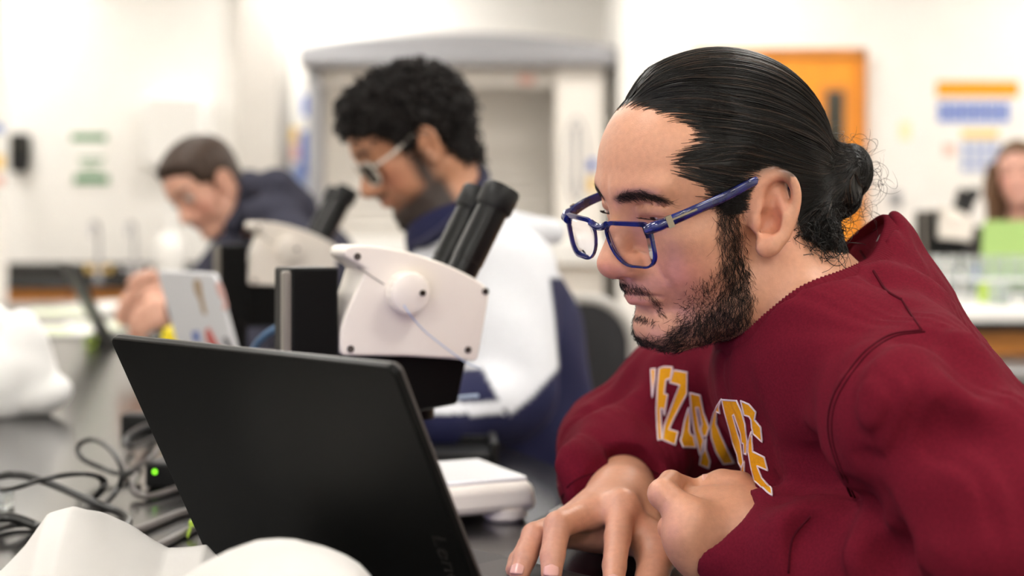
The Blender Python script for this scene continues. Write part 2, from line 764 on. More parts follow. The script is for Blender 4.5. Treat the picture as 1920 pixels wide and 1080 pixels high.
X0, X1, Y0, Y1, ZC = ROOM
struct(MB().box(((X0 + X1) / 2, (Y0 + Y1) / 2, -.05), (X1 - X0 + .4, Y1 - Y0 + .8, .1)), 'floor', M_FLOOR)
struct(MB().box(((X0 + X1) / 2, (Y0 + Y1) / 2, ZC + .05), (X1 - X0 + .4, Y1 - Y0 + .8, .1)), 'ceiling', M_CEIL)
struct(MB().box((X0 - .05, (Y0 + Y1) / 2, ZC / 2), (.1, Y1 - Y0 + .4, ZC)), 'wall_left', M_WALL)
struct(MB().box((X1 + .05, (Y0 + Y1) / 2, ZC / 2), (.1, Y1 - Y0 + .4, ZC)), 'wall_right', M_WALL)
struct(MB().box(((X0 + X1) / 2, Y0 - .05, ZC / 2), (X1 - X0 + .4, .1, ZC)), 'wall_front', M_WALL)
struct(MB().box(((X0 + X1) / 2, Y1 + .05, ZC / 2), (X1 - X0 + .4, .1, ZC)), 'wall_back', M_WALL)
# wall with the sink stands a little in front of the hood niche, its grey return faces the hood
xj = (450 - 960) / FPX * 8.75
xk = (525 - 960) / FPX * 8.75
struct(MB().box(((X0 + xj) / 2, 8.98, ZC / 2), (xj - X0, .46, ZC)), 'wall_sink', M_WALL)
struct(MB().box(((xk + xj) / 2, 8.95, ZC / 2), (xk - xj, .52, ZC)), 'trim_1', M_WALL2)
# nearer wall with the door, right of the hood
xd = (1161 - 960) / FPX * 7.93
struct(MB().box(((X1 + xd) / 2, 8.58, ZC / 2), (X1 - xd, 1.3, ZC)), 'wall_door', M_WALL)
# pillar at the left edge of the view
xp = (14 - 960) / FPX * 6.8
struct(MB().box((xp - .30, 6.5, ZC / 2), (.60, .6, ZC)), 'trim_2', M_WALL)
YD = 7.93
# door with a narrow window
dx0, dx1 = (1318 - 960) / FPX * YD, (1607 - 960) / FPX * YD
dz = CZ - (108 - YH) / FPX * YD
door = bpy.data.objects.new('door_1', None)
COL.objects.link(door)
door.location = ((dx0 + dx1) / 2, YD - .03, 0)
door['kind'] = 'structure'
MB().box(((dx0 + dx1) / 2, YD - .025, dz / 2), (dx1 - dx0, .045, dz)).build('door_leaf', M_DOOR, door, bevel=.003)
wx0, wx1 = (1545 - 960) / FPX * YD, (1578 - 960) / FPX * YD
wz1, wz0 = CZ - (172 - YH) / FPX * YD, CZ - (330 - YH) / FPX * YD
MB().box(((wx0 + wx1) / 2, YD - .052, (wz0 + wz1) / 2), (wx1 - wx0, .006, wz1 - wz0)).build('door_window', M_DARKGLASS, door)
fw = MB()
for (a, b, c, d) in ((wx0 - .03, wx0, wz0 - .03, wz1 + .03), (wx1, wx1 + .03, wz0 - .03, wz1 + .03), (wx0, wx1, wz1, wz1 + .03), (wx0, wx1, wz0 - .03, wz0)):
    fw.box(((a + b) / 2, YD - .053, (c + d) / 2), (b - a, .010, d - c))
fw.build('window_frame', M_OAK, door)
MB().cyl((dx0 + .08, YD - .05, 1.0), (dx0 + .08, YD - .10, 1.0), .012).cyl((dx0 + .08, YD - .10, 1.0), (dx0 + .20, YD - .10, 1.0), .010).build('door_handle', M_CHROME, door)
fr_ = MB()
fr_.box((dx0 - .03, YD - .035, dz / 2 + .02), (.05, .075, dz + .04)).box((dx1 + .018, YD - .035, dz / 2 + .02), (.036, .075, dz + .04))
fr_.box(((dx0 + dx1) / 2, YD - .035, dz + .022), (dx1 - dx0 + .06, .075, .042))
fr_.build('door_frame', M_OAK, door)
struct(MB().box(((X0 + xj) / 2, 8.74, .05), (xj - X0, .012, .10)), 'baseboard_sink', M_BASEB)
struct(MB().box(((dx1 + X1) / 2 + .03, YD - .006, .05), (X1 - dx1 - .06, .012, .10)), 'baseboard_door', M_BASEB)

# ceiling light panels; front rows added as fill, rear row to brighten the hood wall
k = 0
for yy in (-3.0, -1.4, .9, 3.1, 5.2, 7.0, 8.5):
    for xx in (-3.3, -1.1, 1.1, 3.3):
        t = thing('ceiling_light', 'square white ceiling light panel glowing in the lab ceiling', 'light', (xx, yy, ZC - .02), 0, 'ceiling light panels')
        f = MB()
        for (cx, cy, sx, sy) in ((0, -.30, .62, .03), (0, .30, .62, .03), (-.30, 0, .03, .57), (.30, 0, .03, .57)):
            f.box((xx + cx, yy + cy, ZC - .015), (sx, sy, .03))
        f.build('frame', M_WHITEPL, t)
        MB().box((xx, yy, ZC - .012), (.568, .568, .012)).build('diffuser', M_LAMP, t)

# ------------------------------------------------------------------ fume hood
YHO = 8.15
hx0, hx1 = (578 - 960) / FPX * YHO, (1132 - 960) / FPX * YHO
hood = thing('fume_hood', 'pale grey fume hood with a curved canopy against the white wall', 'fume hood', ((hx0 + hx1) / 2, YHO + .4, 0))
zt = CZ - (128 - YH) / FPX * YHO
zs = CZ - (500 - YH) / FPX * YHO
cx0, cx1 = (566 - 960) / FPX * YHO, (1155 - 960) / FPX * YHO
arc_ = [(cx0, zt)] + [(cx0 + (cx1 - cx0) * t, zt + .105 + .085 * (1 - (2 * t - 1) ** 2)) for t in np.linspace(0, 1, 15)] + [(cx1, zt)]
MB().prism(arc_, (0, 0, 0), (1, 0, 0), (0, 0, 1), (0, 1, 0), YHO - .12, 9.15).build('canopy', M_LIGHTGREY, hood, bevel=.012)
MB().cyl((cx0 + .01, YHO - .125, zt + .035), (cx1 - .01, YHO - .125, zt + .035), .035).build('canopy_lip', M_LIGHTGREY, hood)
w_ = (600 - 578) / FPX * YHO
MB().box((hx0 + w_ / 2, YHO + .1, (zs + zt) / 2), (w_, .3, zt - zs)).build('side_post', M_LIGHTGREY, hood, bevel=.006)
w2 = (1132 - 1042) / FPX * YHO
MB().box((hx1 - w2 / 2, YHO + .1, (zs + zt) / 2), (w2, .3, zt - zs)).build('side_post', M_HOODIN, hood, bevel=.006)
hdl = MB()
hx = hx1 - w2 * .58
hdl.tube([(hx, YHO - .05, z) for z in np.linspace(zs + .42, zs + .80, 9)], .012, 8)
hdl.tube([(hx + .06 * math.cos(a), YHO - .05, zs + .61 + .24 * math.sin(a)) for a in np.linspace(0, 2 * math.pi, 24, endpoint=False)], .008, 6, close=True)
hdl.build('service_handle', M_LIGHTGREY, hood)
MB().box((hx1 - w2 * .25, YHO - .055, zs + .58), (.045, .008, .06)).build('label', M_BLUE, hood)
MB().box((hx1 - w2 * .25, YHO - .055, zs + .47), (.045, .008, .09)).build('label', M_PALEYELLOW, hood)
# liner with horizontal baffle slats
MB().box(((hx0 + hx1) / 2, YHO + .68, (zs + zt) / 2), (hx1 - hx0, .04, zt - zs)).build('back_liner', M_HOODIN, hood)
for i in range(9):
    MB().box(((hx0 + w_ + hx1 - w2) / 2, YHO + .60, zs + .10 + i * .065), (hx1 - hx0 - w_ - w2 - .02, .02, .050)).build('slat', M_HOODIN, hood, bevel=.004)
MB().box(((hx0 + w_ + hx1 - w2) / 2, YHO + .05, zt - .05), (hx1 - hx0 - w_ - w2, .02, .10)).build('sash', M_HOODIN, hood)
MB().box((hx0 + 1.25, YHO + .035, zt - .06), (.09, .006, .05)).build('sticker', M_PINK, hood)
MB().box(((hx0 + hx1) / 2, YHO + .3, zs + .025 + .06), (hx1 - hx0 + .04, .85, .15)).build('sill', M_WHITEPL, hood, bevel=.02)
MB().box(((hx0 + hx1) / 2, YHO + .36, (zs + .01) / 2 + .05), (hx1 - hx0, .74, zs - .09)).build('base_cabinet', M_HOODIN, hood, bevel=.006)
for i in (-1, 1):
    MB().box(((hx0 + hx1) / 2 + i * .4, YHO - .02, .52), (.76, .02, .70)).build('cabinet_door', M_HOODIN, hood, bevel=.004)

# ------------------------------------------------------------------ sink counter on the left wall
YC = 8.20
cab = thing('sink_cabinet', 'orange oak sink cabinet under the black counter by the left wall', 'cabinet', (-2.9, YC + .25, 0))
MB().box(((X0 + 1.0 + xk) / 2, YC + .28, .44), (xk - X0 - 1.0, .46, .87)).build('cabinet_body', M_OAK, cab)
for i in range(5):
    x = xk - .35 - i * .52
    d = MB().box((x, YC + .04, .36), (.48, .02, .60)).build('cabinet_door', M_OAK, cab, bevel=.004)
    MB().tube([(x + .18, YC + .03, .56), (x + .18, YC + .005, .56), (x + .18, YC + .005, .62), (x + .18, YC + .03, .62)], .005, 6).build('handle', M_STEEL, d)
    d = MB().box((x, YC + .04, .775), (.48, .02, .15)).build('drawer', M_OAK, cab, bevel=.004)
    MB().tube([(x - .05, YC + .03, .775), (x - .05, YC + .005, .775), (x + .05, YC + .005, .775), (x + .05, YC + .03, .775)], .005, 6).build('handle', M_STEEL, d)
ctr = thing('counter_top', 'black epoxy counter with backsplash and sink along the left wall', 'counter', ((X0 + 1.0 + xk) / 2, YC + .25, .875))
MB().box(((X0 + 1.0 + xk) / 2, YC + .26, .8925), (xk - X0 - 1.0, .56, .035)).build('slab', M_EPOXY, ctr, bevel=.004)
MB().box(((X0 + 1.0 + xk) / 2, 8.715, .96), (xk - X0 - 1.0, .025, .105)).build('backsplash', M_EPOXY, ctr, bevel=.003)
for (px, nm) in ((185, 'tall lab tap with two pale handles, nearest the green sign'), (252, 'gooseneck lab tap right of the tall tap on the black counter')):
    x = (px - 960) / FPX * 8.35
    tp_ = thing('lab_tap', nm, 'tap', (x, 8.35, .91))
    m = MB().lathe([(0, 0), (.035, 0), (.035, .012), (.02, .02), (.016, .10), (.014, .12), (0, .12)], (x, 8.35, .91), (0, 0, 1), 18)
    m.tube(spline([(x, 8.35, 1.02), (x, 8.35, 1.16), (x, 8.33, 1.235), (x, 8.27, 1.26), (x, 8.21, 1.235), (x, 8.20, 1.17)], 26), .011, 10)
    m.build('spout', M_CHROME, tp_)
    for s in (-1, 1):
        MB().cyl((x, 8.35, .985), (x + s * .055, 8.35, .985), .009).lathe([(0, 0), (.02, 0), (.024, .012), (.02, .024), (0, .026)], (x + s * .05, 8.35, .985), (s, 0, 0), 14).build('tap_handle', M_CHROME if px > 200 else M_PALEYELLOW, tp_)
bt = thing('wash_bottle', 'white squeeze wash bottle on the counter beside the taps', 'bottle', ((318 - 960) / FPX * 8.4, 8.4, .91))
x = (318 - 960) / FPX * 8.4
MB().lathe([(0, 0), (.085, 0), (.09, .02), (.09, .20), (.07, .26), (.03, .29), (.03, .31), (0, .31)], (x, 8.4, .91), (0, 0, 1), 24).build('bottle_body', M_WHITEPL, bt)
MB().lathe([(0, .305), (.034, .305), (.034, .345), (.012, .36), (0, .36)], (x, 8.4, .91), (0, 0, 1), 20).tube(spline([(x, 8.4, 1.26), (x, 8.4, 1.31), (x - .05, 8.38, 1.33), (x - .13, 8.36, 1.30)], 14), .008, 8).build('bottle_cap', M_WHITEPL, bt)

# things on the sink wall
YW = 8.745


def wallpx(x, y, Y=YW):
    return pt(x, y, Y)


def wall_box(name, x0, y0, x1, y1, th, m, parent=None, Y=YW, bevel=0):
    a, b = pt(x0, y0, Y), pt(x1, y1, Y)
    return MB().box(((a[0] + b[0]) / 2, Y - th / 2, (a[2] + b[2]) / 2), (b[0] - a[0], th, a[2] - b[2])).build(name, m, parent, bevel=bevel)


def at_wall(x, y, Y):
    p = pt(x, y, Y)
    return (p[0], p[1], p[2])


so = thing('soap_dispenser', 'black soap dispenser on the wall at the far left', 'dispenser', at_wall(43, 290, YW))
wall_box('dispenser_body', 27, 252, 59, 312, .10, M_BLACKPL, so, bevel=.012)
wall_box('push_bar', 31, 306, 55, 324, .12, M_BLACKPL, so, bevel=.008)
wall_box('dispenser_window', 36, 268, 50, 280, .104, M_DARKGLASS, so)
sg = thing('paper_sign', 'white paper sign with green bands on the wall beside the soap dispenser', 'sign', at_wall(170, 295, YW))
wall_box('sheet', 130, 245, 208, 350, .003, M_PAPER, sg)
wall_box('header_band', 134, 251, 200, 264, .0045, M_GREEN, sg)
wall_box('footer_band', 139, 328, 204, 344, .0045, M_GREEN, sg)
for i in range(3):
    wall_box('text_line', 148 + 3 * i, 296 + 9 * i, 196 - 4 * i, 300 + 9 * i, .0042, M_GREEN, sg)
td = thing('towel_dispenser', 'large white towel dispenser on the wall above the taps', 'dispenser', at_wall(340, 240, YW))
wall_box('dispenser_case', 280, 182, 398, 318, .20, M_WHITEPL, td, bevel=.03)
wall_box('dispenser_slot', 300, 316, 380, 326, .15, M_LIGHTGREY, td)
# posters beside the hood and on the pillar
po = thing('wall_poster', 'blue and pale poster on the wall left of the fume hood', 'poster', at_wall(565, 280, 9.19))
wall_box('sheet', 534, 160, 600, 372, .003, M_PAPER, po, 9.195)
wall_box('colour_block', 566, 178, 596, 218, .0045, M_BLUE, po, 9.195)
wall_box('colour_block', 562, 246, 596, 330, .0045, M_BLUE, po, 9.195)
wall_box('colour_block', 542, 238, 560, 268, .0045, M_PALEYELLOW, po, 9.195)
wall_box('colour_block', 544, 272, 560, 300, .0045, M_PINK, po, 9.195)
wall_box('colour_block', 548, 310, 596, 366, .0042, M_PALEBLUE, po, 9.195)
pp = thing('pillar_poster', 'small coloured poster on the pillar at the left edge', 'poster', at_wall(2, 290, 6.19))
wall_box('sheet', -60, 220, 12, 360, .003, M_PAPER, pp, 6.198)
wall_box('colour_block', -40, 232, 9, 250, .0045, M_PALEBLUE, pp, 6.198)
wall_box('colour_block', -50, 290, 9, 318, .0045, M_PALEYELLOW, pp, 6.198)
wall_box('colour_block', -50, 330, 9, 348, .0045, M_PINK, pp, 6.198)
# chart on the door wall
ch_ = thing('wall_chart', 'periodic chart poster with yellow header and blue grids on the right wall', 'poster', at_wall(1832, 240, YD))
YP = YD - .001
wall_box('sheet', 1745, 140, 1935, 350, .003, M_PAPER, ch_, YP)
wall_box('header_band', 1755, 152, 1910, 182, .0045, M_YELLOW, ch_, YP)
for i in range(6):
    for j in range(2):
        wall_box('grid_cell', 1758 + i * 23, 192 + j * 20, 1778 + i * 23, 209 + j * 20, .0045, M_BLUE, ch_, YP)
wall_box('header_band', 1802, 244, 1872, 260, .0045, M_PALEYELLOW, ch_, YP)
for i in range(4):
    for j in range(3):
        wall_box('grid_cell', 1802 + i * 19, 266 + j * 20, 1817 + i * 19, 282 + j * 20, .0045, M_PALEBLUE, ch_, YP)
wall_box('colour_block', 1768, 270, 1790, 292, .0045, M_PINK, ch_, YP)
nt_ = thing('sticky_note', 'pale yellow note on the wall right of the orange door', 'note', at_wall(1695, 245, YD))
wall_box('sheet', 1686, 228, 1708, 262, .002, mat('cream_note', (246, 232, 190), .8), nt_, YP)
sw = thing('light_switch', 'small grey light switch on the white wall below the yellow note', 'switch', at_wall(1678, 372, YD))
wall_box('plate', 1668, 358, 1690, 388, .008, M_LIGHTGREY, sw, YP, .002)
wall_box('toggle', 1675, 366, 1683, 380, .016, M_STEEL, sw, YP)
# ------------------------------------------------------------------ the man in the maroon sweatshirt
M1_YAW, M1_PITCH, M1_ROLL = 26.0, 14.0, 5.0
HR = frame(M1_YAW, M1_PITCH, M1_ROLL)
HS = 1.0
H_O = pt(1464, 420, 1.125) - HR[:, 1] * .080
head1 = head_group(H_O, HR, HS, 1.0)


def hl(x, y, z):
    return H_O + HR @ (np.array([x, y, z]) * HS)


NECK_B = pt(1512, 605, 1.20)
neck1 = Grp(k=.03)
neck1.cap(hl(-.030, 0, -.030), NECK_B, .056, .056)
# trunk and arms under the clothes
A1 = nrm([.6, .02, -.8])           # down the spine
N1 = nrm([-.8, -.03, -.6])         # out of the chest
Lb = nrm(np.cross(N1, A1))
BR = np.stack([N1, Lb, A1], 1)
CH = wd(.316, 1.2, .172)
SH_L, EL_L, WR_L = wd(.295, 1.03, .143), wd(.405, .92, .262), pt(1400, 1000, 1.15)
SH_R, EL_R, WR_R = wd(.255, 1.40, .125), wd(.112, 1.49, .232), pt(1165, 940, 1.30)
trunk1 = Grp(k=.03)
trunk1.ell(CH, (.080, .15, .17), BR)
trunk1.ell(CH + A1 * .24 - N1 * .035, (.09, .12, .16), BR, k=.04)
trunk1.cap(NECK_B, CH, .050, .07, k=.03)
trunk1.chain([SH_L, EL_L, WR_L], [.055, .042, .031], k=.03, k2=.01)
trunk1.chain([SH_R, EL_R, WR_R], [.055, .042, .031], k=.03, k2=.01)

# near ear, built facing outwards: a back, b up, n out of the head
EAR_O = Model([head1]).trace(1408, 420) + np.array([.0, -.003, 0])
ez_ = nrm([.25, -.95, .05])
ex_ = nrm(np.array([1, 0, -.04]) - ez_ * (np.array([1, 0, -.04]) @ ez_))
ey_ = np.cross(ez_, ex_)
ER = np.stack([ex_, ey_, ez_], 1)
PXM = EAR_O[1] / FPX


def ear_group(o, R, s=1.0, fl=1.0):
    g = Grp(o, R, False, .006)

    def q(x, y, n):
        return np.array([(x - 1416) * PXM * s * fl, -(y - 418) * PXM * s, n * s])
    def ch(pts, rad, k, op=1):
        A = spline([q(*p) for p in pts], 3 * len(pts))
        r = np.interp(np.linspace(0, 1, len(A)), np.linspace(0, 1, len(rad)), np.array(rad) * s)
        g.chain(A, r, op, k)
    # plate and the root behind it
    g.ell(q(1452, 388, .006), np.array([.0165, .0290, .0050]) * s, k=.0)
    g.cap(q(1440, 395, -.014), q(1448, 392, .002), .014 * s, .015 * s, k=.010)
    # hollow between the outer rim and the inner ridge
    g.ell(q(1456, 368, .0150), np.array([.0135, .0185, .0088]) * s, op=-1, k=.004)
    # outer rim
    ch([(1424, 408, .002), (1416, 385, .005), (1421, 352, .009), (1438, 328, .012), (1462, 320, .014), (1483, 331, .015), (1493, 358, .0155),
        (1492, 390, .0145), (1484, 420, .013), (1472, 444, .0125), (1456, 462, .0110)],
       [.0040, .0042, .0046, .0050, .0050, .0048, .0044, .0040, .0040, .0046, .0050], .004)
    g.ell(q(1437, 463, .0095), np.array([.0092, .0092, .0056]) * s, k=.007)
    # inner ridge
    ch([(1463, 358, .009), (1468, 385, .0115), (1466, 412, .0125), (1454, 436, .0105), (1440, 442, .009)], [.0022, .0040, .0044, .0040, .0034], .008)
    ch([(1421, 402, .006), (1434, 393, .006), (1448, 390, .005)], [.0028, .0022, .0014], .004)
    # bowl
    g.ell(q(1442, 412, .0105), np.array([.0098, .0115, .0100]) * s, op=-1, k=.004)
    g.ell(q(1429, 430, .0110), np.array([.0045, .0065, .0080]) * s, op=-1, k=.003)
    # little flap in front of the canal
    g.ell(q(1417, 416, .0065), np.array([.0050, .0070, .0040]) * s, k=.006)
    g.ell(q(1435, 443, .0080), np.array([.0045, .0032, .0030]) * s, k=.004)
    return g


ear1 = ear_group(EAR_O, ER, .95)
# the far ear, the same thing mirrored
fo = H_O + HR @ np.array([0, -.078, -.002])
fez = nrm(HR @ np.array([.25, -.95, .05]))
fex = nrm(-HR[:, 0] - fez * (-HR[:, 0] @ fez))
fR = np.stack([fex, HR[:, 2] - fez * (HR[:, 2] @ fez), fez], 1)
ear1b = ear_group(fo, fR, .95)


# hands
def hand(chains, palm, web, k=.012):
    g = Grp(k=.012)
    for a, b, ra, rb in palm:
        g.cap(a, b, ra, rb, k=.018)
    for pts, rad in chains:
        f = Grp()
        g.chain(pts, rad, k=web, k2=.003)
    return g


P_ = pt
fr = .0100
RH_idx = [P_(1166, 948, 1.220), P_(1158, 1008, 1.190), P_(1152, 1060, 1.168), P_(1150, 1098, 1.152)]
RH_mid = [P_(1105, 962, 1.222), P_(1046, 985, 1.190), P_(1036, 1042, 1.172), P_(1034, 1076, 1.162)]
RH_rng = [P_(1066, 980, 1.235), P_(1002, 1004, 1.205), P_(984, 1046, 1.187), P_(974, 1076, 1.176)]
RH_pnk = [P_(1050, 1000, 1.250), P_(992, 1022, 1.232), P_(972, 1052, 1.212), P_(964, 1068, 1.202)]
RH_thb = [P_(1196, 985, 1.262), P_(1232, 1030, 1.212), P_(1222, 1085, 1.178), P_(1204, 1116, 1.155)]
hand_r = Grp(k=.014)
for kn, ra in ((RH_idx[0], .0145), (RH_mid[0], .0145), (RH_rng[0], .013), (RH_pnk[0], .0125)):
    hand_r.cap(WR_R + np.array([0, -.012, 0]), kn, .022, ra, k=.02)
hand_r.cap(WR_R, RH_thb[0], .022, .020, k=.02)
hand_r.cap(RH_idx[0] + np.array([0, 0, -.004]), RH_thb[1], .012, .016, k=.012)
hand_r.ell(P_(1140, 1000, 1.26), (.034, .035, .016), k=.015)
hand_r.chain(RH_idx, [.0125, .0112, .0098, .0086], k=.006, k2=.003)
hand_r.chain(RH_mid, [.0125, .0116, .0102, .0088], k=.006, k2=.003)
hand_r.chain(RH_rng, [.0120, .0108, .0098, .0084], k=.006, k2=.003)
hand_r.chain(RH_pnk, [.0105, .0095, .0085, .0075], k=.005, k2=.003)
hand_r.chain(RH_thb, [.0215, .0175, .0135, .0105], k=.012, k2=.004)

LH_idx = [P_(1296, 972, 1.125), P_(1243, 926, 1.135), P_(1258, 905, 1.165), P_(1284, 912, 1.180)]
LH_mid = [P_(1280, 1000, 1.122), P_(1260, 990, 1.156), P_(1284, 970, 1.188), P_(1310, 970, 1.192)]
LH_rng = [P_(1290, 1030, 1.125), P_(1284, 1022, 1.165), P_(1300, 1005, 1.188), P_(1318, 1005, 1.190)]
LH_pnk = [P_(1312, 1058, 1.130), P_(1304, 1056, 1.160), P_(1315, 1040, 1.180), P_(1320, 1038, 1.185)]
LH_thb = [P_(1408, 962, 1.165), P_(1385, 926, 1.180), P_(1352, 908, 1.185), P_(1326, 909, 1.183)]
hand_l = Grp(k=.014)
for kn, ra in ((LH_idx[0], .0150), (LH_mid[0], .0145), (LH_rng[0], .0135), (LH_pnk[0], .0125)):
    hand_l.cap(WR_L + np.array([-.012, 0, 0]), kn, .024, ra, k=.02)
hand_l.cap(WR_L, LH_thb[1], .024, .017, k=.018)
hand_l.ell(P_(1322, 962, 1.160), (.030, .020, .022), k=.012)
hand_l.chain(LH_idx, [.0145, .0120, .0100, .0088], k=.008, k2=.003)
hand_l.chain(LH_mid, [.0125, .0112, .0100, .0086], k=.006, k2=.003)
hand_l.chain(LH_rng, [.0120, .0108, .0098, .0084], k=.006, k2=.003)
hand_l.chain(LH_pnk, [.0105, .0095, .0085, .0075], k=.006, k2=.003)
hand_l.chain(LH_thb, [.019, .0150, .0118, .0090], k=.010, k2=.004)

face_only = Model([head1])
skin1 = Model([head1, neck1, ear1, ear1b, trunk1, hand_r, hand_l])

# sweatshirt
shirt = Grp(k=.02)
shirt.ell(CH, (.106, .180, .190), BR)
shirt.ell(CH + A1 * .26 - N1 * .035, (.130, .150, .19), BR, k=.06)
shirt.cap(pt(1610, 560, 1.2), CH + N1 * .025, .060, .095, k=.04)
shirt.cap(pt(1622, 468, 1.2), pt(1620, 540, 1.2), .040, .060, k=.03)
shirt.chain([SH_L, SH_L * .45 + EL_L * .55, EL_L], [.070, .070, .060], k=.04, k2=.02)
shirt.chain([EL_L, EL_L * .5 + WR_L * .5, pt(1384, 1022, 1.135)], [.060, .053, .0465], k=.014, k2=.012)
shirt.chain([SH_R, SH_R * .5 + EL_R * .5, EL_R], [.086, .074, .062], k=.05, k2=.02)
shirt.chain([EL_R, EL_R * .45 + WR_R * .55, WR_R * .86 + EL_R * .14], [.062, .057, .050], k=.02, k2=.012)
# neck opening
COL_C = pt(1528, 535, 1.2)
COL_N = nrm(np.array([-.70, -.02, .71]))
COL_E = nrm(np.cross(np.array([0, 1.0, 0]), COL_N))
COL_L = np.cross(COL_N, COL_E)
shirt.ell(COL_C + COL_N * .07, (.10, .118, .118), np.stack([COL_N, COL_E, COL_L], 1), op=-1, k=.008)
# cuffs are open
shirt.cap(pt(1296, 900, 1.14), pt(1372, 1008, 1.138), .042, .0395, op=-1, k=.009)
shirt.cap(WR_R + (WR_R - EL_R) * .2, WR_R * .9 + EL_R * .1, .055, .043, op=-1, k=.009)
shirt_base = Model([shirt])
# ------------------------------------------------------------------ materials of the man
M_SKIN = mat('skin', (205, 150, 120), .42, noise=.06, nscale=220, bump=.12, bscale=900, sss=.12, spec=.5, attr='tint')
M_EYE = mat('eyeball', (225, 215, 205), .12, attr='tint', spec=.6)
M_HAIR = mat('black_brown_hair', (13, 9, 7), .34, noise=.3, nscale=60, spec=.38)
M_HAIRL = mat('brown_hair_sheen', (70, 51, 39), .34, spec=.6)  # lighter brown stands in for the sheen on the slicked hair
M_BEARD = mat('beard_hair', (24, 16, 12), .55, spec=.3)
M_MAROON = mat('maroon_fleece', (100, 19, 35), .92, noise=.16, nscale=520, bump=.22, bscale=1800, spec=.10, sheen=0)
M_SEAM = mat('maroon_seam', (72, 13, 25), .95, spec=.1)
M_RIB = mat('maroon_ribbing', (96, 18, 33), .92, noise=.1, nscale=300, bump=.12, bscale=2000, spec=.10, sheen=0)
M_GOLD = mat('gold_print', (226, 160, 18), .75, noise=.08, nscale=500, bump=.2, bscale=1400, spec=.2)
M_WHITEPRINT = mat('white_print', (222, 205, 208), .8, spec=.2)
M_TSHIRT = mat('grey_undershirt', (170, 165, 165), .9, spec=.1)
M_BLUEFRAME = mat('blue_acetate', (12, 24, 92), .12, noise=.7, nscale=70, spec=.6, coat=.6)
M_METAL = mat('brushed_metal', (190, 180, 160), .3, metal=1.0)
M_LENS = lens_mat('spectacle_lens', (252, 251, 254), .05)

man = thing('person', 'man with a bun and blue glasses in a maroon sweatshirt leaning over the laptop', 'person',
            (.47, 1.22, 0.0))


def proj(P):
    P = np.asarray(P, float).reshape(-1, 3)
    return np.stack([960 + FPX * P[:, 0] / P[:, 1], YH - FPX * (P[:, 2] - CZ) / P[:, 1]], 1)


def near_px(P):
    """row and column of a point of the head after folding it to the near half"""
    Q = head1.loc(np.asarray(P, float))
    return proj(H_O + Q @ HR.T)


BEARD = [(1340, 366), (1398, 358), (1388, 385), (1392, 440), (1402, 500), (1414, 555), (1404, 605), (1360, 645), (1290, 672), (1200, 668), (1182, 640),
         (1200, 632), (1240, 630), (1290, 600), (1335, 575), (1354, 540), (1350, 480), (1346, 430)]
CHEEK = [(1355, 500), (1352, 575), (1310, 625), (1280, 630), (1262, 612), (1275, 585), (1300, 530)]
MOUST = [(1140, 524), (1172, 524), (1212, 540), (1238, 566), (1246, 592), (1236, 592), (1218, 563), (1180, 549), (1148, 546)]
SOUL = [(1178, 588), (1206, 590), (1206, 602), (1182, 602)]
BROW = [(1150, 372), (1168, 360), (1200, 355), (1240, 368), (1262, 384), (1235, 378), (1200, 372), (1158, 380)]
LIPS = [(1150, 556), (1165, 549), (1190, 556), (1216, 565), (1200, 578), (1175, 582), (1155, 574)]


def tint_skin(V):
    q = near_px(V)
    Q = head1.loc(V)
    onhead = (Q[:, 0] > -.03) & (Q[:, 2] > -.115) & (np.abs(Q[:, 1]) < .085) & (np.linalg.norm(Q, axis=1) < .16)
    base = np.array(lin((206, 150, 120))[:3])
    c = np.tile(base, (len(V), 1))

    def blend(w, rgb):
        nonlocal c
        w = (w * onhead)[:, None]
        c = c * (1 - w) + np.array(lin(rgb)[:3]) * w
    # ruddy cheek, nose and ear
    blend(.55 * np.exp(-(((q[:, 0] - 1285) / 60) ** 2 + ((q[:, 1] - 520) / 50) ** 2)), (188, 112, 98))
    blend(.45 * np.exp(-(((q[:, 0] - 1150) / 40) ** 2 + ((q[:, 1] - 500) / 25) ** 2)), (192, 112, 92))
    blend(.45 * np.exp(-(((q[:, 0] - 1455) / 40) ** 2 + ((q[:, 1] - 400) / 70) ** 2)), (204, 122, 100))
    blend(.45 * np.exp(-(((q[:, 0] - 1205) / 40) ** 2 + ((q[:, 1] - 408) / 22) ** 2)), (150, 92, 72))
    blend(.45 * sstep(-10, 10, poly_sd(LIPS, q)), (176, 92, 92))
    blend(.50 * sstep(-10, 16, poly_sd(BEARD, q)), (96, 62, 48))
    blend(.25 * sstep(-20, 25, poly_sd(CHEEK, q)), (120, 78, 62))
    blend(.42 * sstep(-5, 10, poly_sd(MOUST, q)), (96, 64, 52))
    blend(.5 * sstep(-4, 8, poly_sd(SOUL, q)), (90, 60, 48))
    blend(.75 * sstep(-7, 8, poly_sd(BROW, q)), (52, 33, 26))
    # scalp under the hair
    sd = poly_sd(HAIRLINE, Q[:, [0, 2]])
    blend(.9 * sstep(-.003, .010, sd), (40, 28, 22))
    return c


HAIRLINE = [(.088, .135), (.0735, .1105), (.0590, .1030), (.0495, .0890), (.0485, .0763), (.0665, .0680), (.0715, .0615), (.0570, .0453),
            (.0480, .0330), (.0440, .0200), (.0330, .0200), (.0260, .0300), (.0180, .0390), (-.0020, .0390), (-.020, .010), (-.024, -.022),
            (-.030, -.042), (-.052, -.058), (-.075, -.062), (-.14, -.06), (-.15, .22), (.088, .22)]
scalp = Model([head1, Grp(k=.03).cap(hl(-.030, 0, -.030), NECK_B, .056, .060)])
BUN = pt(1594, 322, 1.215)
bun = Grp(k=.006)
bun.ell(BUN, (.0185, .021, .0235), k=.004)
bun.ell(pt(1582, 372, 1.205), (.0140, .017, .0150), k=.006)
bun.ell(pt(1562, 330, 1.205), (.0160, .024, .0270), k=.010)


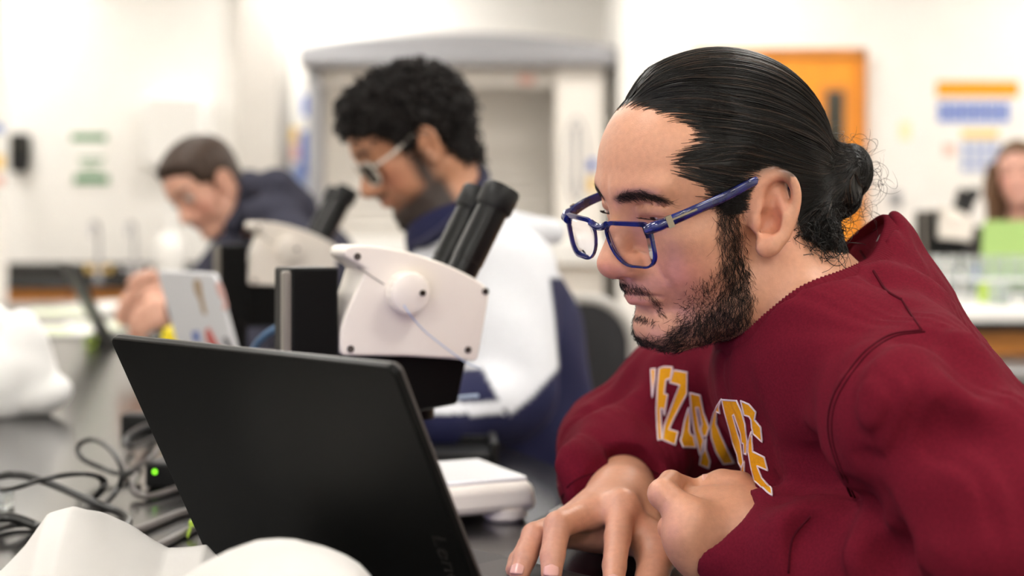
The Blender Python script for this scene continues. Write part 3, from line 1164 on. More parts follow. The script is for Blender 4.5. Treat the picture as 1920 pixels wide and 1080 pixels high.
def hair_post(P, d):
    Q = head1.loc(P)
    sd = poly_sd(HAIRLINE, Q[:, [0, 2]])
    t = np.clip(sd * .30 - .0026, -.004, .0085)
    d = d - t
    b = bun.ev(P, None)
    return smin(d, b, .012)


hair1 = Model(scalp.g, hair_post)

# ------------------------------------------------------------------ body
V, F = skin1.mesh((-.02, .82, .82), (.62, 1.68, 1.40), .0018)
V = relax(V, F, 1, .4)
skin_c = Cast(V, F)
body = mesh_obj('body', V, F, M_SKIN, man, attrs={'tint': tint_skin(V)})

# eyes
for sgn in (1, -1):
    mb = MB()
    c0 = H_O + HR @ (np.array([.0757, .0310 * sgn, .0265]) * HS)
    gz = nrm(HR @ np.array([.93, .0 - .05 * sgn, -.36]))
    prof = [(0, -.0132)] + [(.0132 * math.sin(a), -.0132 * math.cos(a)) for a in np.linspace(.1, math.pi - .1, 26)] + [(0, .0132)]
    mb.lathe(prof, c0, gz, 28)
    V = np.vstack(mb.v)
    a = np.arccos(np.clip(((V - c0) @ gz) / .0132, -1, 1))
    c = np.tile(np.array(lin((212, 200, 192))[:3]), (len(V), 1))
    c[a < .50] = lin((48, 28, 18))[:3]
    c[a < .22] = lin((6, 5, 5))[:3]
    mesh_obj('eye', V, mb.f, M_EYE, man, attrs={'tint': c})

# hair cap
V, F = hair1.mesh((.08, 1.05, 1.12), (.34, 1.36, 1.42), .0019)
cap_c = Cast(V, F)
Q = head1.loc(V)
keep = (poly_sd(HAIRLINE, Q[:, [0, 2]]) > -.001) | (bun.ev(V, None) < .004)
F = F[keep[F].all(1)]
hair = mesh_obj('hair', V, F, M_HAIR, man)
TIE = pt(1556, 318, 1.21)


def random_on(V, F, n, w=None):
    A = V[F]
    ar = np.linalg.norm(np.cross(A[:, 1] - A[:, 0], A[:, 3] - A[:, 0]), axis=1)
    if w is not None:
        ar = ar * w
    i = RNG.choice(len(F), n, p=ar / ar.sum())
    u, v = RNG.random((2, n, 1))
    B = A[i]
    return (B[:, 0] * (1 - u) + B[:, 1] * u) * (1 - v) + (B[:, 3] * (1 - u) + B[:, 2] * u) * v


def comb(R, steps, step, off, tgt, skin=False):
    """hairs that run over the cap (or the bare edge of the skin) towards the tie"""
    P = R.copy()
    out = []
    for i in range(steps):
        d, G = cap_c.near(P)
        if skin:
            d = np.minimum(d, skin_c.near(P)[0])
        P = P - (d - off)[:, None] * G
        out.append(P.copy())
        D = tgt - P
        dist = np.linalg.norm(D, axis=1)
        D /= dist[:, None] + 1e-9
        T = D - (D * G).sum(1)[:, None] * G
        T /= np.linalg.norm(T, axis=1)[:, None] + 1e-9
        P = P + T * (step * np.minimum(1, dist / .02))[:, None]
    S = np.stack(out, 1)
    return S[(np.linalg.norm(np.diff(S, axis=1), axis=2) < step * 1.6).all(1)]


FC = V[F].mean(1)
vis = (bun.ev(FC, None) > .001).astype(float)
R0 = random_on(V, F, 5000, vis)
L0 = RNG.random(len(R0))
S0 = comb(R0, 11, .0095, .0004 + .0011 * L0 ** 2, TIE)
EARP = [(1404, 405), (1412, 360), (1432, 328), (1458, 314), (1490, 330), (1505, 385), (1475, 450), (1437, 482), (1408, 450)]


def off_ear(S):
    """cut every hair off where it would run over the ear"""
    q = near_px(S.reshape(-1, 3))
    inside = (poly_sd(EARP, q) > 0).reshape(S.shape[:2])
    S = S.copy()
    for i in np.where(inside.any(1))[0]:
        j = int(np.argmax(inside[i]))
        if j < 2:
            S[i] = np.nan
            continue
        P = S[i, :j]
        t = np.linspace(0, j - 1, S.shape[1])
        S[i] = np.stack([np.interp(t, np.arange(j), P[:, c]) for c in range(3)], 1)
    return S[~np.isnan(S).any((1, 2))]


S0 = off_ear(S0)
# strands that start along the hairline and lie on the bare skin edge
hp = []
for sgn in (1, -1):
    E = np.array([(.0735, .1105), (.0590, .1030), (.0495, .0890), (.0485, .0763), (.0665, .0680), (.0715, .0615), (.0570, .0453), (.0480, .0330), (.0440, .0200), (.0330, .0210), (.0260, .0300), (.0200, .0400)])
    u = RNG.random(800) * (len(E) - 1)
    i = u.astype(int)
    e = E[i] + (u - i)[:, None] * (E[i + 1] - E[i]) + RNG.normal(0, .0030, (800, 2))
    P = H_O + np.stack([e[:, 0], sgn * np.full(800, .09), e[:, 1]], 1) @ HR.T
    # slide inwards to the skin
    inw = -sgn * HR[:, 1]
    for _ in range(40):
        d = face_only.ev(P)
        P = P + inw * (np.maximum(d, 0) * .8)[:, None]
    hp.append(P)
u = RNG.uniform(-.035, .035, 420)
P = H_O + np.stack([np.full(420, .085) + RNG.normal(0, .001, 420), u, .1135 - 14 * u ** 2 * .35 + RNG.normal(0, .0025, 420)], 1) @ HR.T
for _ in range(40):
    d = face_only.ev(P)
    P = P - HR[:, 0] * (np.maximum(d, 0) * .8)[:, None]
hp.append(P)
R1 = np.vstack(hp)


S1 = comb(R1, 11, .006, .0003, TIE, True)
S1 = off_ear(S1)
S1[:, 3:] += RNG.normal(0, .0006, S1[:, 3:].shape).cumsum(1) * .3


def strand_mesh(name, S, r0, mat_, parent, tip=.35):
    m = S.shape[1]
    prof = np.interp(np.linspace(0, 1, m), [0, .15, .7, 1], [.6, 1, 1, tip])
    rr = r0 * (1 + RNG.uniform(-.3, .3, (len(S), 1))) * prof[None]
    V, F = strands_geo(S, rr)
    o = mesh_obj(name, V, F, mat_, parent)
    o['kind'] = 'stuff'
    return o


hl_ = RNG.random(len(S0)) < .16  # share of strands coloured lighter as painted sheen
strand_mesh('hair_strands', S0[~hl_], .00033, M_HAIR, man)
strand_mesh('hair_sheen_strands', S0[hl_], .00028, M_HAIRL, man)
strand_mesh('hairline_strands', S1, .00026, M_HAIR, man)

# wound hair of the bun
n = 420
ph0 = RNG.uniform(0, 2 * math.pi, n)
arc = RNG.uniform(1.2, 3.2, n)
lat = RNG.uniform(-.85, .85, n)
tt = np.linspace(0, 1, 12)
ang = ph0[:, None] + arc[:, None] * tt[None]
k = np.sqrt(1 - lat ** 2)[:, None]
wob = lat[:, None] + .35 * np.sin(ang * 1.0 + RNG.uniform(0, 6, (n, 1))) * k
k = np.sqrt(np.clip(1 - wob ** 2, .05, 1))
S = np.stack([BUN[0] + .0188 * k * np.cos(ang), BUN[1] + .0215 * np.clip(wob, -.98, .98), BUN[2] + .0240 * k * np.sin(ang)], -1)
lo_c = pt(1582, 372, 1.205)
S2 = np.stack([lo_c[0] + .0145 * k * np.cos(ang), lo_c[1] + .0175 * np.clip(wob, -.98, .98), lo_c[2] + .0155 * k * np.sin(ang)], -1)[:160]
strand_mesh('bun_strands', np.vstack([S, S2]), .00055, M_HAIR, man)


def curls(C, n, size, turns, r, seed, spread, m=14, fall=0.0):
    """loose short curls around points C"""
    rg = np.random.default_rng(seed)
    i = rg.integers(0, len(C), n)
    o = np.asarray(C)[i] + rg.normal(0, spread, (n, 3))
    t = np.linspace(0, 1, m)
    a = rg.uniform(0, 6.28, (n, 1)) + t[None] * turns * rg.uniform(.4, 1.2, (n, 1)) * rg.choice([-1, 1], (n, 1))
    d1 = rg.normal(0, 1, (n, 3))
    d1 /= np.linalg.norm(d1, axis=1)[:, None]
    d2 = np.cross(d1, rg.normal(0, 1, (n, 3)))
    d2 /= np.linalg.norm(d2, axis=1)[:, None]
    sz = size * rg.uniform(.4, 1.2, (n, 1))
    g = t[None] * sz
    S = o[:, None] + d1[:, None] * (np.cos(a) * g)[..., None] + d2[:, None] * (np.sin(a) * g)[..., None]
    S[..., 2] -= fall * t[None] * sz
    return S


nape = cap_c.pix([(1500 + 9 * k, 455 - abs(k - 4) * 6) for k in range(10)] + [(1520 + 10 * k, 430 - 6 * k) for k in range(6)] +
                        [(1512, 475), (1530, 470), (1548, 480), (1530, 440), (1550, 450)])[0]
strand_mesh('nape_curls', curls(nape - np.array([0, .003, 0]), 300, .017, 5, 0, 3, .004, fall=.5), .00030, M_HAIR, man)
fuzz = np.array([pt(1560, 270, 1.21), pt(1620, 290, 1.21), pt(1632, 340, 1.21), pt(1610, 395, 1.205), pt(1590, 400, 1.2), pt(1540, 370, 1.16), pt(1552, 300, 1.17), pt(1560, 400, 1.17)])
strand_mesh('stray_hairs', curls(fuzz, 190, .020, 4, 0, 5, .006), .00016, M_HAIR, man)


# ------------------------------------------------------------------ beard, moustache, brows, lashes
def poly_points(poly, n, seed, jitter=0):
    rg = np.random.default_rng(seed)
    p = np.array(poly, float)
    out = np.zeros((0, 2))
    while len(out) < n:
        q = rg.uniform(p.min(0) - jitter, p.max(0) + jitter, (n * 3, 2))
        sd = poly_sd(poly, q)
        q = q[(sd > -jitter) & (rg.random(len(q)) < sstep(-jitter - 1, jitter + 6, sd))]
        out = np.vstack([out, q])
    return out[:n]




def tufts(poly, n, seed, length, dirs, curl, lift, r, name, jit=0, mirror=True, M=None, m=7):
    XY = poly_points(poly, n, seed, jit)
    P, G, ok = skin_c.pix(XY)
    P, G, XY = P[ok], G[ok], XY[ok]
    rg = np.random.default_rng(seed + 50)
    D = np.array([dirs(x, y) for x, y in XY])
    D = D + rg.normal(0, .35, D.shape)
    D = D - (D * G).sum(1)[:, None] * G
    D /= np.linalg.norm(D, axis=1)[:, None]
    B = np.cross(G, D)
    t = np.linspace(0, 1, m)[None, :, None]
    L = length * rg.uniform(.5, 1.3, (len(P), 1, 1))
    w = curl * rg.normal(0, 1, (len(P), 1, 1))
    S = P[:, None] + L * (t * D[:, None] + lift * (t - .35 * t * t) * G[:, None] + w * t * t * B[:, None])
    S += .0002 * G[:, None]
    if mirror:
        Q = (S.reshape(-1, 3) - H_O) @ HR
        Q[:, 1] *= -1
        S = np.vstack([S, (H_O + Q @ HR.T).reshape(S.shape)])
    return strand_mesh(name, S, r, M_BEARD, man, tip=.2)


def d_beard(x, y):
    if y < 560:
        return np.array([.15, 0, -1.0])
    return np.array([-.55, 0, -.55]) if x < 1300 else np.array([-.1, 0, -1.0])


tufts(BEARD, 3400, 21, .0080, d_beard, .32, .26, .00012, 'beard', 9)
tufts(CHEEK, 520, 22, .0045, d_beard, .4, .3, .00011, 'cheek_stubble', 14)
tufts(MOUST, 480, 23, .0042, lambda x, y: np.array([.45, 0, -.9]), .15, .18, .00008, 'moustache', 4)
tufts(SOUL, 70, 24, .0040, lambda x, y: np.array([.2, 0, -1.0]), .3, .3, .00013, 'chin_tuft', 2)
tufts(BROW, 520, 25, .0062, lambda x, y: np.array([1.0, 0, .45 if x < 1190 else -.25]), .2, .12, .00008, 'eyebrows', 3)
# lashes along the upper lids
la = []
for k in range(34):
    s_ = k / 33
    p = np.array([.0900 - .0055 * max(0, s_ - .5) ** 2 * 4, .0195 + .025 * s_, .0220]) + np.array([0, 0, .0008])
    for sgn in (1, -1):
        q = p * np.array([1, sgn, 1])
        d = np.array([.75, .25 * sgn * (s_ - .3) * 2, -.45])
        la.append([H_O + HR @ (q + d * u * .0050 + np.array([0, 0, .0030]) * u * u) for u in np.linspace(0, 1, 5)])
strand_mesh('eyelashes', np.array(la), .00016, M_BEARD, man, tip=.2)

# ------------------------------------------------------------------ glasses
GR = frame(M1_YAW + 2, M1_PITCH + 2, M1_ROLL - .5)
G_O = H_O + HR @ np.array([.1165, -.0015, .0240])
print('GPX', proj(G_O), proj(G_O + GR @ np.array([-.017, .0680, -.001])), proj(G_O + GR @ np.array([-.017, -.0680, -.001])))
WRAP = .009
glasses = bpy.data.objects.new('glasses', None)
COL.objects.link(glasses)
glasses.parent = man
glasses['label'] = 'blue acetate glasses low on the nose'


def gl(s, t, f=0.0):
    return G_O + GR @ np.array([f - WRAP * (s / .07) ** 2, s, t])


def rrect(x0, x1, y0, y1, rs, n=7):
    out = []
    for cx, cy, a0, r in ((x1, y1, 0, rs[0]), (x0, y1, 90, rs[1]), (x0, y0, 180, rs[2]), (x1, y0, 270, rs[3])):
        sx = -1 if cx == x1 else 1
        sy = -1 if cy == y1 else 1
        for a in np.linspace(a0, a0 + 90, n):
            out.append((cx + sx * r + r * math.cos(math.radians(a)), cy + sy * r + r * math.sin(math.radians(a))))
    return np.array(out)


fm = MB()
for sgn in (1, -1):
    inn = rrect(.0095, .0605, -.0340, -.0015, (.008, .010, .019, .012))
    out = rrect(.0078, .0627, -.0355, .0020, (.008, .011, .020, .013))
    # lower inner corner cut away for the nose
    for A in (inn, out):
        A[:, 0] += np.clip(-A[:, 1] - .010, 0, 1) * .22 * (A[:, 0] < .035)
    n = len(inn)
    ring = []
    for (A, f) in ((out, .0012), (inn, .0010), (inn, -.0010), (out, -.0012)):
        ring.append([gl(sgn * s_, t_, f) for s_, t_ in A])
    V = np.array(ring).reshape(-1, 3)
    Fq = []
    for a in range(4):
        b = (a + 1) % 4
        for i in range(n):
            j = (i + 1) % n
            q = (a * n + i, a * n + j, b * n + j, b * n + i)
            Fq.append(q if sgn > 0 else q[::-1])
    fm.add(V, Fq)
    # end piece
    pts = [gl(sgn * .0585, -.0040, 0), gl(sgn * .0635, -.0025, -.0005), gl(sgn * .0670, -.0015, -.004), gl(sgn * .0680, -.0010, -.009)]
    fm.tube(pts, [.0040, .0046, .0046, .0042], 10, flat=.55 if False else 1.0)
    lensm = MB()
    c = inn.mean(0)
    dome = [gl(sgn * s_, t_, .0002) for s_, t_ in inn]
    mid = [gl(sgn * (c[0] + (s_ - c[0]) * .5), c[1] + (t_ - c[1]) * .5, .0012) for s_, t_ in inn]
    V = np.array(dome + mid + [gl(sgn * c[0], c[1], .0016)])
    Fl = [(i, (i + 1) % n, n + (i + 1) % n, n + i) for i in range(n)] + [(n + i, n + (i + 1) % n, 2 * n) for i in range(n)]
    V2 = V - GR[:, 0] * .0014
    m_ = len(V)
    Fl2 = [tuple(i + m_ for i in f)[::-1] for f in Fl] + [((i + 1) % n, i, m_ + i, m_ + (i + 1) % n) for i in range(n)]
    mesh_obj('lens', np.vstack([V, V2]), Fl + Fl2, M_LENS, glasses)
# bridge
fm.tube([gl(s_, -.0042 + 20 * s_ * s_, .0006) for s_ in np.linspace(-.0115, .0115, 9)], .0030, 10)
fr_o = fm.build('frame', M_BLUEFRAME, glasses, angle=60)
# temples: the near one follows the side of the head to the ear, the far one mirrors it
tp = [gl(.0680, -.0010, -.009)]
for (x, y, o_) in ((1300, 397, .010), (1360, 368, .005), (1412, 341, .0045), (1446, 332, -.006), (1474, 334, -.008)):
    p, _, ok = cap_c.pix([(x, y)])
    if not ok[0]:
        p, _, ok = skin_c.pix([(x, y)])
    tp.append(p[0] + np.array([0, -o_, 0]))
hx, hy = proj(tp[0])[0]
tp[1] = tp[0] * .62 + tp[2] * .38 + np.array([0, -.004, 0])
tail = EAR_O + np.array([(1504 - 1416) * PXM, .004, -(372 - 418) * PXM])
tp.append(tail)
T = spline(tp, 40)
for sgn in (1, -1):
    A = T.copy()
    if sgn < 0:
        Q = (A - H_O) @ HR
        Q[:, 1] *= -1
        A = H_O + Q @ HR.T
        off = gl(-.0680, -.0010, -.009) - A[0]
        A = A + off * np.linspace(1, 0, len(A))[:, None]
    V, Fq = tube_geo(A, np.interp(np.linspace(0, 1, 40), [0, .1, .7, 1], [.0046, .0044, .0034, .0026]), 10, flat=.42, up=HR[:, 1])
    tm = mesh_obj('temple', V, Fq, M_BLUEFRAME, glasses)
    hb = MB()
    d = nrm(A[4] - A[0])
    outw = nrm(np.cross(d, HR[:, 2])) * (-sgn)
    if outw @ (HR[:, 1] * sgn) < 0:
        outw = -outw
    upw = np.cross(outw, d)
    Rm = np.stack([d, upw, outw], 1)
    hb.box(A[0] + d * .0035 + outw * .0017, (.0048, .0098, .0016), Rm)
    hb.box(A[0] + d * .0160 + outw * .0018 + upw * .0008, (.0210, .0014, .0012), Rm)
    hb.build('hinge_plate', M_METAL, glasses)

# ------------------------------------------------------------------ nails
M_NAIL = mat('fingernail', (222, 168, 150), .28, spec=.5)
for ch, up, w in ((RH_mid, (0, -.45, .9), .0066), (RH_rng, (-.2, -.45, .9), .0062), (RH_idx, (0, -.45, .9), .0068), (LH_thb, (0, -.7, .7), .0070)):
    a, b = np.array(ch[-2]), np.array(ch[-1])
    d = nrm(b - a)
    u = nrm(np.array(up) - d * (np.array(up) @ d))
    s_ = np.cross(d, u)
    rr = .0087
    V, Fn = [], []
    for i in range(9):
        for j in range(7):
            x = (i / 8 - .5) * 2
            y = j / 6
            wy = w * math.sqrt(max(0, 1 - (abs(2 * y - 1.0)) ** 4)) * .95 + .0008
            an = x * wy / rr
            V.append(b + d * (-.0045 + .0105 * y) + u * (rr * math.cos(an) * 1.07 - .0009 * y * y) + s_ * rr * 1.05 * math.sin(an))
    Fn = [(i * 7 + j, (i + 1) * 7 + j, (i + 1) * 7 + j + 1, i * 7 + j + 1) for i in range(8) for j in range(6)]
    o = mesh_obj('fingernail', V, Fn, M_NAIL, man)
    md = o.modifiers.new('thick', 'SOLIDIFY')
    md.thickness = .0006
# ------------------------------------------------------------------ sweatshirt: folds, neckband, seams, print
FOLD = [  # pixel path on the cloth, radius, +1 ridge / -1 furrow, blend
    ([(1470, 940), (1560, 948), (1650, 958), (1760, 968), (1915, 990)], .017, -1, .010),
    ([(1500, 985), (1600, 1000), (1700, 1022), (1880, 1040)], .012, 1, .022),
    ([(1640, 985), (1648, 1030), (1672, 1078)], .014, 1, .014),
    ([(1455, 1060), (1470, 1000), (1530, 965), (1590, 975)], .014, 1, .014),
    ([(1496, 1075), (1512, 1015), (1560, 992)], .010, -1, .010),
    ([(1700, 1010), (1790, 1040), (1900, 1045)], .012, 1, .020),
    ([(1690, 1060), (1708, 1010), (1690, 980)], .010, -1, .010),
    ([(1640, 700), (1720, 735), (1880, 760)], .014, 1, .030),
    ([(1640, 800), (1760, 790), (1900, 850)], .016, 1, .034),
    ([(1660, 880), (1780, 850), (1910, 905)], .010, -1, .030),
    ([(1700, 920), (1800, 905), (1915, 940)], .013, 1, .026),
    ([(1612, 470), (1642, 512), (1662, 545), (1700, 572)], .0035, -1, .006),
    ([(1650, 560), (1720, 575), (1790, 640), (1850, 720)], .009, 1, .020),
    ([(1700, 640), (1770, 660), (1850, 745)], .006, -1, .018),
    ([(1690, 500), (1745, 560), (1800, 640)], .008, 1, .020),
    # chest
    ([(1290, 668), (1288, 720), (1278, 800), (1268, 880)], .011, 1, .026),
    ([(1258, 672), (1250, 760), (1243, 850)], .006, -1, .024),
    ([(1404, 690), (1352, 752), (1330, 820), (1300, 900)], .014, 1, .030),
    ([(1318, 720), (1310, 800), (1290, 880)], .006, -1, .026),
    # far sleeve
    ([(1232, 690), (1185, 760), (1120, 790), (1060, 815)], .012, 1, .022),
    ([(1060, 850), (1130, 835), (1225, 860)], .010, -1, .020),
    ([(1052, 880), (1130, 868), (1220, 890)], .011, 1, .018),
    ([(1120, 760), (1170, 720), (1210, 690)], .008, -1, .018),
]
folds = Grp(k=.01)
for path, r, sg, k in FOLD:
    P, ok = shirt_base.trace_many(spline(path, 4 * len(path)))
    P = P[ok]
    if len(P) < 3:
        continue
    _, G = shirt_base.grad(P)
    taper = np.sin(np.linspace(.06, math.pi - .06, len(P))) ** .7
    r2 = r * 1.7
    P = P - G * sg * (r2 - r * (.66 if path[0][0] > 1450 or path[0][1] > 840 else .42) + (1 - taper[:, None]) * (k + r * .3))
    folds.chain(P, np.full(len(P), r2), op=sg, k=k * 1.2)
for it in folds.items:
    shirt.items.append(it)


def cloth_post(P, d):
    # loose cloth: broad soft waves and finer creasing
    x, y, z = P[:, 0], P[:, 1], P[:, 2]
    w = np.sin(46 * (x * .8 + z * .7 + .15 * np.sin(22 * y))) * np.sin(31 * (y - .5 * z) + 1.2)
    w2 = np.sin(95 * (x * .45 - z * .9 + .2 * np.sin(30 * x + 25 * y)) + 2) * np.sin(60 * y + 40 * x)
    return d + .0028 * w + .0014 * w2


shirt_m = Model([shirt], cloth_post)
V, F = shirt_m.mesh((-.02, .78, .62), (.68, 1.66, 1.40), .0030)
V = relax(V, F, 4, .5)
sweat = mesh_obj('sweatshirt', V, F, M_MAROON, man)
shirt_c = Cast(V, F)

# neckband with ribs
nph, nn_, ns_ = 64, 50, 70
ph = np.arange(nph) * 2 * math.pi / nph
ng = np.linspace(-.035, .06, nn_)
sg_ = np.linspace(.03, .16, ns_)
U_ = np.cos(ph)[:, None] * COL_E + np.sin(ph)[:, None] * COL_L
grid = COL_C + COL_N * ng[None, :, None, None] + U_[:, None, None, :] * sg_[None, None, :, None]
dd = shirt_m.ev(grid.reshape(-1, 3)).reshape(nph, nn_, ns_)
rim = []
for a in range(nph):
    neg = dd[a] < .0005
    first = np.array([np.argmax(r) if r.any() else -1 for r in neg])
    ok = np.where(first > 0)[0]
    # top of the first connected stretch of cloth
    j = ok.max() if len(ok) else nn_ // 2
    i0 = first[j] if len(ok) else ns_ // 2
    rim.append([ng[j], sg_[i0]])
rim = np.array(rim)
for _ in range(4):
    med = np.median(np.stack([np.roll(rim, q, 0) for q in (-2, -1, 0, 1, 2)]), 0)
    rim = .5 * med + .25 * (np.roll(med, 1, 0) + np.roll(med, -1, 0))
print('RIM', np.round(rim[::8], 3).tolist())
RP = COL_C + COL_N * (rim[:, 0:1] - .004) + U_ * rim[:, 1:2]
RP = spline(RP, 760, close=True)
rib = 1 + .07 * np.sin(np.arange(760) * 2 * math.pi / 4)
V, F = tube_geo(RP, .0098 * rib, 12, close=True, flat=.50, up=COL_N)
Uc = RP - COL_C
# long side of the band along the neck
T_ = np.roll(RP, -1, 0) - np.roll(RP, 1, 0)
T_ /= np.linalg.norm(T_, axis=1)[:, None]
out_ = Uc - (Uc @ COL_N)[:, None] * COL_N
out_ /= np.linalg.norm(out_, axis=1)[:, None]
up_ = COL_N * .85 - out_ * .35
ang = np.arange(12) * 2 * math.pi / 12
V = RP[:, None] + (np.cos(ang)[None, :, None] * up_[:, None] * .0095 + np.sin(ang)[None, :, None] * out_[:, None] * .0036) * rib[:, None, None]
band = mesh_obj('neckband', V.reshape(-1, 3), F, M_RIB, sweat)
# undershirt showing inside the neck opening
RU = COL_C + COL_N * (rim[:, 0:1] - .016) + U_ * (rim[:, 1:2] - .010)
RU = spline(RU, 120, close=True)
V, F = tube_geo(RU, .0075, 10, close=True)
mesh_obj('undershirt_collar', V, F, M_TSHIRT, man)


def on_cloth(path, n, off):
    P, G, ok = shirt_c.pix(spline(path, n))
    return P[ok] + G[ok] * off


def seam(path, n, r=.0009):
    P = on_cloth(path, n, .0002)
    keep = np.concatenate([[True], np.linalg.norm(np.diff(P, axis=0), axis=1) < .02])
    P = P[keep]
    for _ in range(2):
        P[1:-1] = .25 * P[:-2] + .5 * P[1:-1] + .25 * P[2:]
    V, F = tube_geo(P, r, 6)
    o = mesh_obj('seam', V, F, M_SEAM, sweat)
    return o


AH = [(1728, 619), (1676, 626), (1640, 645), (1606, 677), (1564, 741), (1553, 799), (1564, 857), (1596, 930)]
seam(AH, 70)
seam([(x + 7, y + 3) for x, y in AH], 70, .0007)
seam([(1613, 470), (1640, 512), (1662, 545), (1690, 562)], 30, .0012)
seam([(1690, 562), (1728, 619)], 12, .0008)
seam([(1478, 1075), (1486, 1010), (1520, 968)], 20, .0009)
seam([(1050, 938), (1072, 905), (1120, 886), (1200, 878), (1234, 888)], 40, .0008)

# printed letters across the chest
def crop(p):
    return [(1190 + x / 3.857, 660 + y / 3.857) for x, y in p]


GLYPH = [
    [(120, 125), (150, 122), (148, 190), (138, 260), (128, 330), (124, 230)],
    [(178, 120), (210, 108), (276, 110), (262, 190), (228, 203), (216, 302), (240, 308), (215, 460), (206, 410), (188, 408), (192, 540), (196, 635), (168, 640), (163, 560), (158, 420), (165, 250)],
    [(285, 132), (382, 148), (380, 300), (290, 470), (248, 562), (312, 580), (292, 674), (202, 636), (212, 545), (240, 465), (328, 240), (256, 222)],
    [(392, 400), (400, 470), (396, 570), (408, 600), (425, 605), (440, 690), (350, 690), (330, 640), (345, 590), (362, 500)],
    [(400, 295), (475, 312), (500, 440), (540, 545), (522, 606), (492, 608), (478, 560), (488, 520), (462, 400), (444, 400), (470, 560), (500, 640), (480, 720), (470, 745), (452, 660), (430, 570), (412, 430)],
    [(520, 620), (515, 700), (545, 790), (535, 838), (468, 812), (480, 745), (500, 715)],
    [(630, 340), (612, 400), (620, 442), (597, 432), (592, 520), (620, 590), (665, 690), (715, 800), (640, 808), (590, 720), (558, 620), (550, 540), (575, 450), (600, 390)],
    [(635, 345), (740, 352), (775, 430), (800, 520), (818, 650), (812, 740), (795, 735), (792, 664), (778, 655), (770, 590), (722, 450), (712, 460), (745, 580), (768, 650), (788, 800), (775, 835), (755, 800), (745, 740), (715, 660), (690, 560), (655, 440)],
    [(770, 352), (830, 378), (880, 435), (870, 490), (915, 545), (925, 650), (860, 590), (850, 545), (845, 490), (830, 465), (795, 455)],
    [(850, 600), (858, 720), (940, 760), (965, 855), (888, 822), (922, 910), (990, 990), (995, 1040), (960, 1015), (870, 930), (845, 830), (825, 720), (826, 650), (845, 575)],
    [(796, 790), (796, 912), (770, 905), (780, 830)],
]
for gi, g in enumerate(GLYPH):
    p = np.array(crop(g))
    st = .8
    x0, y0 = p.min(0) - st
    nx, ny = (np.ceil((p.max(0) - p.min(0)) / st) + 3).astype(int)
    XX, YY = np.meshgrid(x0 + np.arange(nx) * st, y0 + np.arange(ny) * st, indexing='ij')
    XY = np.stack([XX.ravel(), YY.ravel()], 1)
    sd = poly_sd(p, XY)
    # pull the border vertices onto the outline
    ins = (sd > -st * .75).reshape(nx, ny)
    P, G, ok = shirt_c.pix(XY)
    view = nrm(np.array([0, 0, CZ]) - P.mean(0))
    P = P + G * .0005 + view * .0002
    okg = (ok.reshape(nx, ny)) & ins
    idx = np.arange(nx * ny).reshape(nx, ny)
    cell = okg[:-1, :-1] & okg[1:, :-1] & okg[1:, 1:] & okg[:-1, 1:]
    Fq = np.stack([idx[:-1, :-1][cell], idx[:-1, 1:][cell], idx[1:, 1:][cell], idx[1:, :-1][cell]], 1)
    if len(Fq) == 0:
        continue
    used = np.unique(Fq)
    rm = np.full(nx * ny, -1)
    rm[used] = np.arange(len(used))
    lt = mesh_obj('letter', P[used], rm[Fq], M_GOLD, sweat)
    # white border
    ring = np.vstack([p[i] + (p[(i + 1) % len(p)] - p[i]) * t for i in range(len(p)) for t in np.linspace(0, 1, max(2, int(np.linalg.norm(p[(i + 1) % len(p)] - p[i]) / 2)), endpoint=False)[:, None]])
    P, G, ok = shirt_c.pix(ring)
    P = P + G * .0004 + view * .0002
    P = P[ok]
    V, Fb = tube_geo(P, .00085, 6, close=True)
    mesh_obj('letter_border', V, Fb, M_WHITEPRINT, sweat)
# ------------------------------------------------------------------ benches
TZ = .91                    # height of the bench tops
TD = CZ - TZ                # how far they lie below the camera
BD = nrm([-.339, .941, 0])  # along the bench
BN = nrm([.941, .339, 0])   # from the bench towards the people's side
BR_ = np.stack([BN, BD, [0, 0, 1]], 1)
E0 = np.array([.0556, 1.854, 0])


def bench_pt(a, s, z):
    """a across from the right edge, s along the edge"""
    return E0 + BN * a + BD * s + np.array([0, 0, z])


def tb(x, y, h=0.0):
    """point seen at pixel (x, y), h above the bench top"""
    Y = (TD - h) * FPX / (y - YH)
    return pt(x, y, Y)


bn = thing('lab_bench', 'long black topped lab bench with oak ends that the students lean on', 'bench', bench_pt(-.8, 1.5, 0)[:3])
MB().box(bench_pt(-.80, 1.65, TZ - .016), (1.60, 6.10, .032), BR_).build('bench_top', M_EPOXY, bn, bevel=.004)
for s in (-1.25, .9, 3.0, 4.55):
    MB().box(bench_pt(-.85, s, (TZ - .032) / 2), (1.0, .10, TZ - .032), BR_).build('support_panel', M_OAK, bn, bevel=.004)
MB().box(bench_pt(-.85, 1.65, .62), (.04, 5.7, .50), BR_).build('modesty_panel', M_OAK, bn)
MB().box(bench_pt(-.06, 1.65, TZ - .062), (.02, 6.0, .06), BR_).build('apron', M_OAK, bn)

# island bench on the right with a raised white shelf
ib = thing('island_bench', 'oak island bench with raised white shelf on the right behind the maroon shoulder', 'bench', (2.0, 4.0, 0))
sx0, sx1 = .95, 3.6
shz = CZ - .2
MB().box(((sx0 + sx1) / 2, 4.42, shz - .013), (sx1 - sx0, 1.96, .026)).build('raised_shelf', M_WHITEPL, ib, bevel=.004)
MB().box(((sx0 + sx1) / 2, 3.50, shz - .036), (sx1 - sx0 - .01, .10, .020)).build('shelf_edge', M_BLACKPL, ib)
MB().box(((sx0 + sx1) / 2, 4.42, shz - .068), (sx1 - sx0 - .02, 1.82, .084)).build('shelf_body', M_OAK, ib)
MB().box(((sx0 + sx1) / 2, 4.20, TZ - .016), (sx1 - sx0, 2.16, .032)).build('bench_top', M_STEEL, ib, bevel=.004)
MB().box(((sx0 + sx1) / 2, 4.20, TZ - .042), (sx1 - sx0 - .01, 2.12, .020)).build('top_edge', M_BLACKPL, ib)
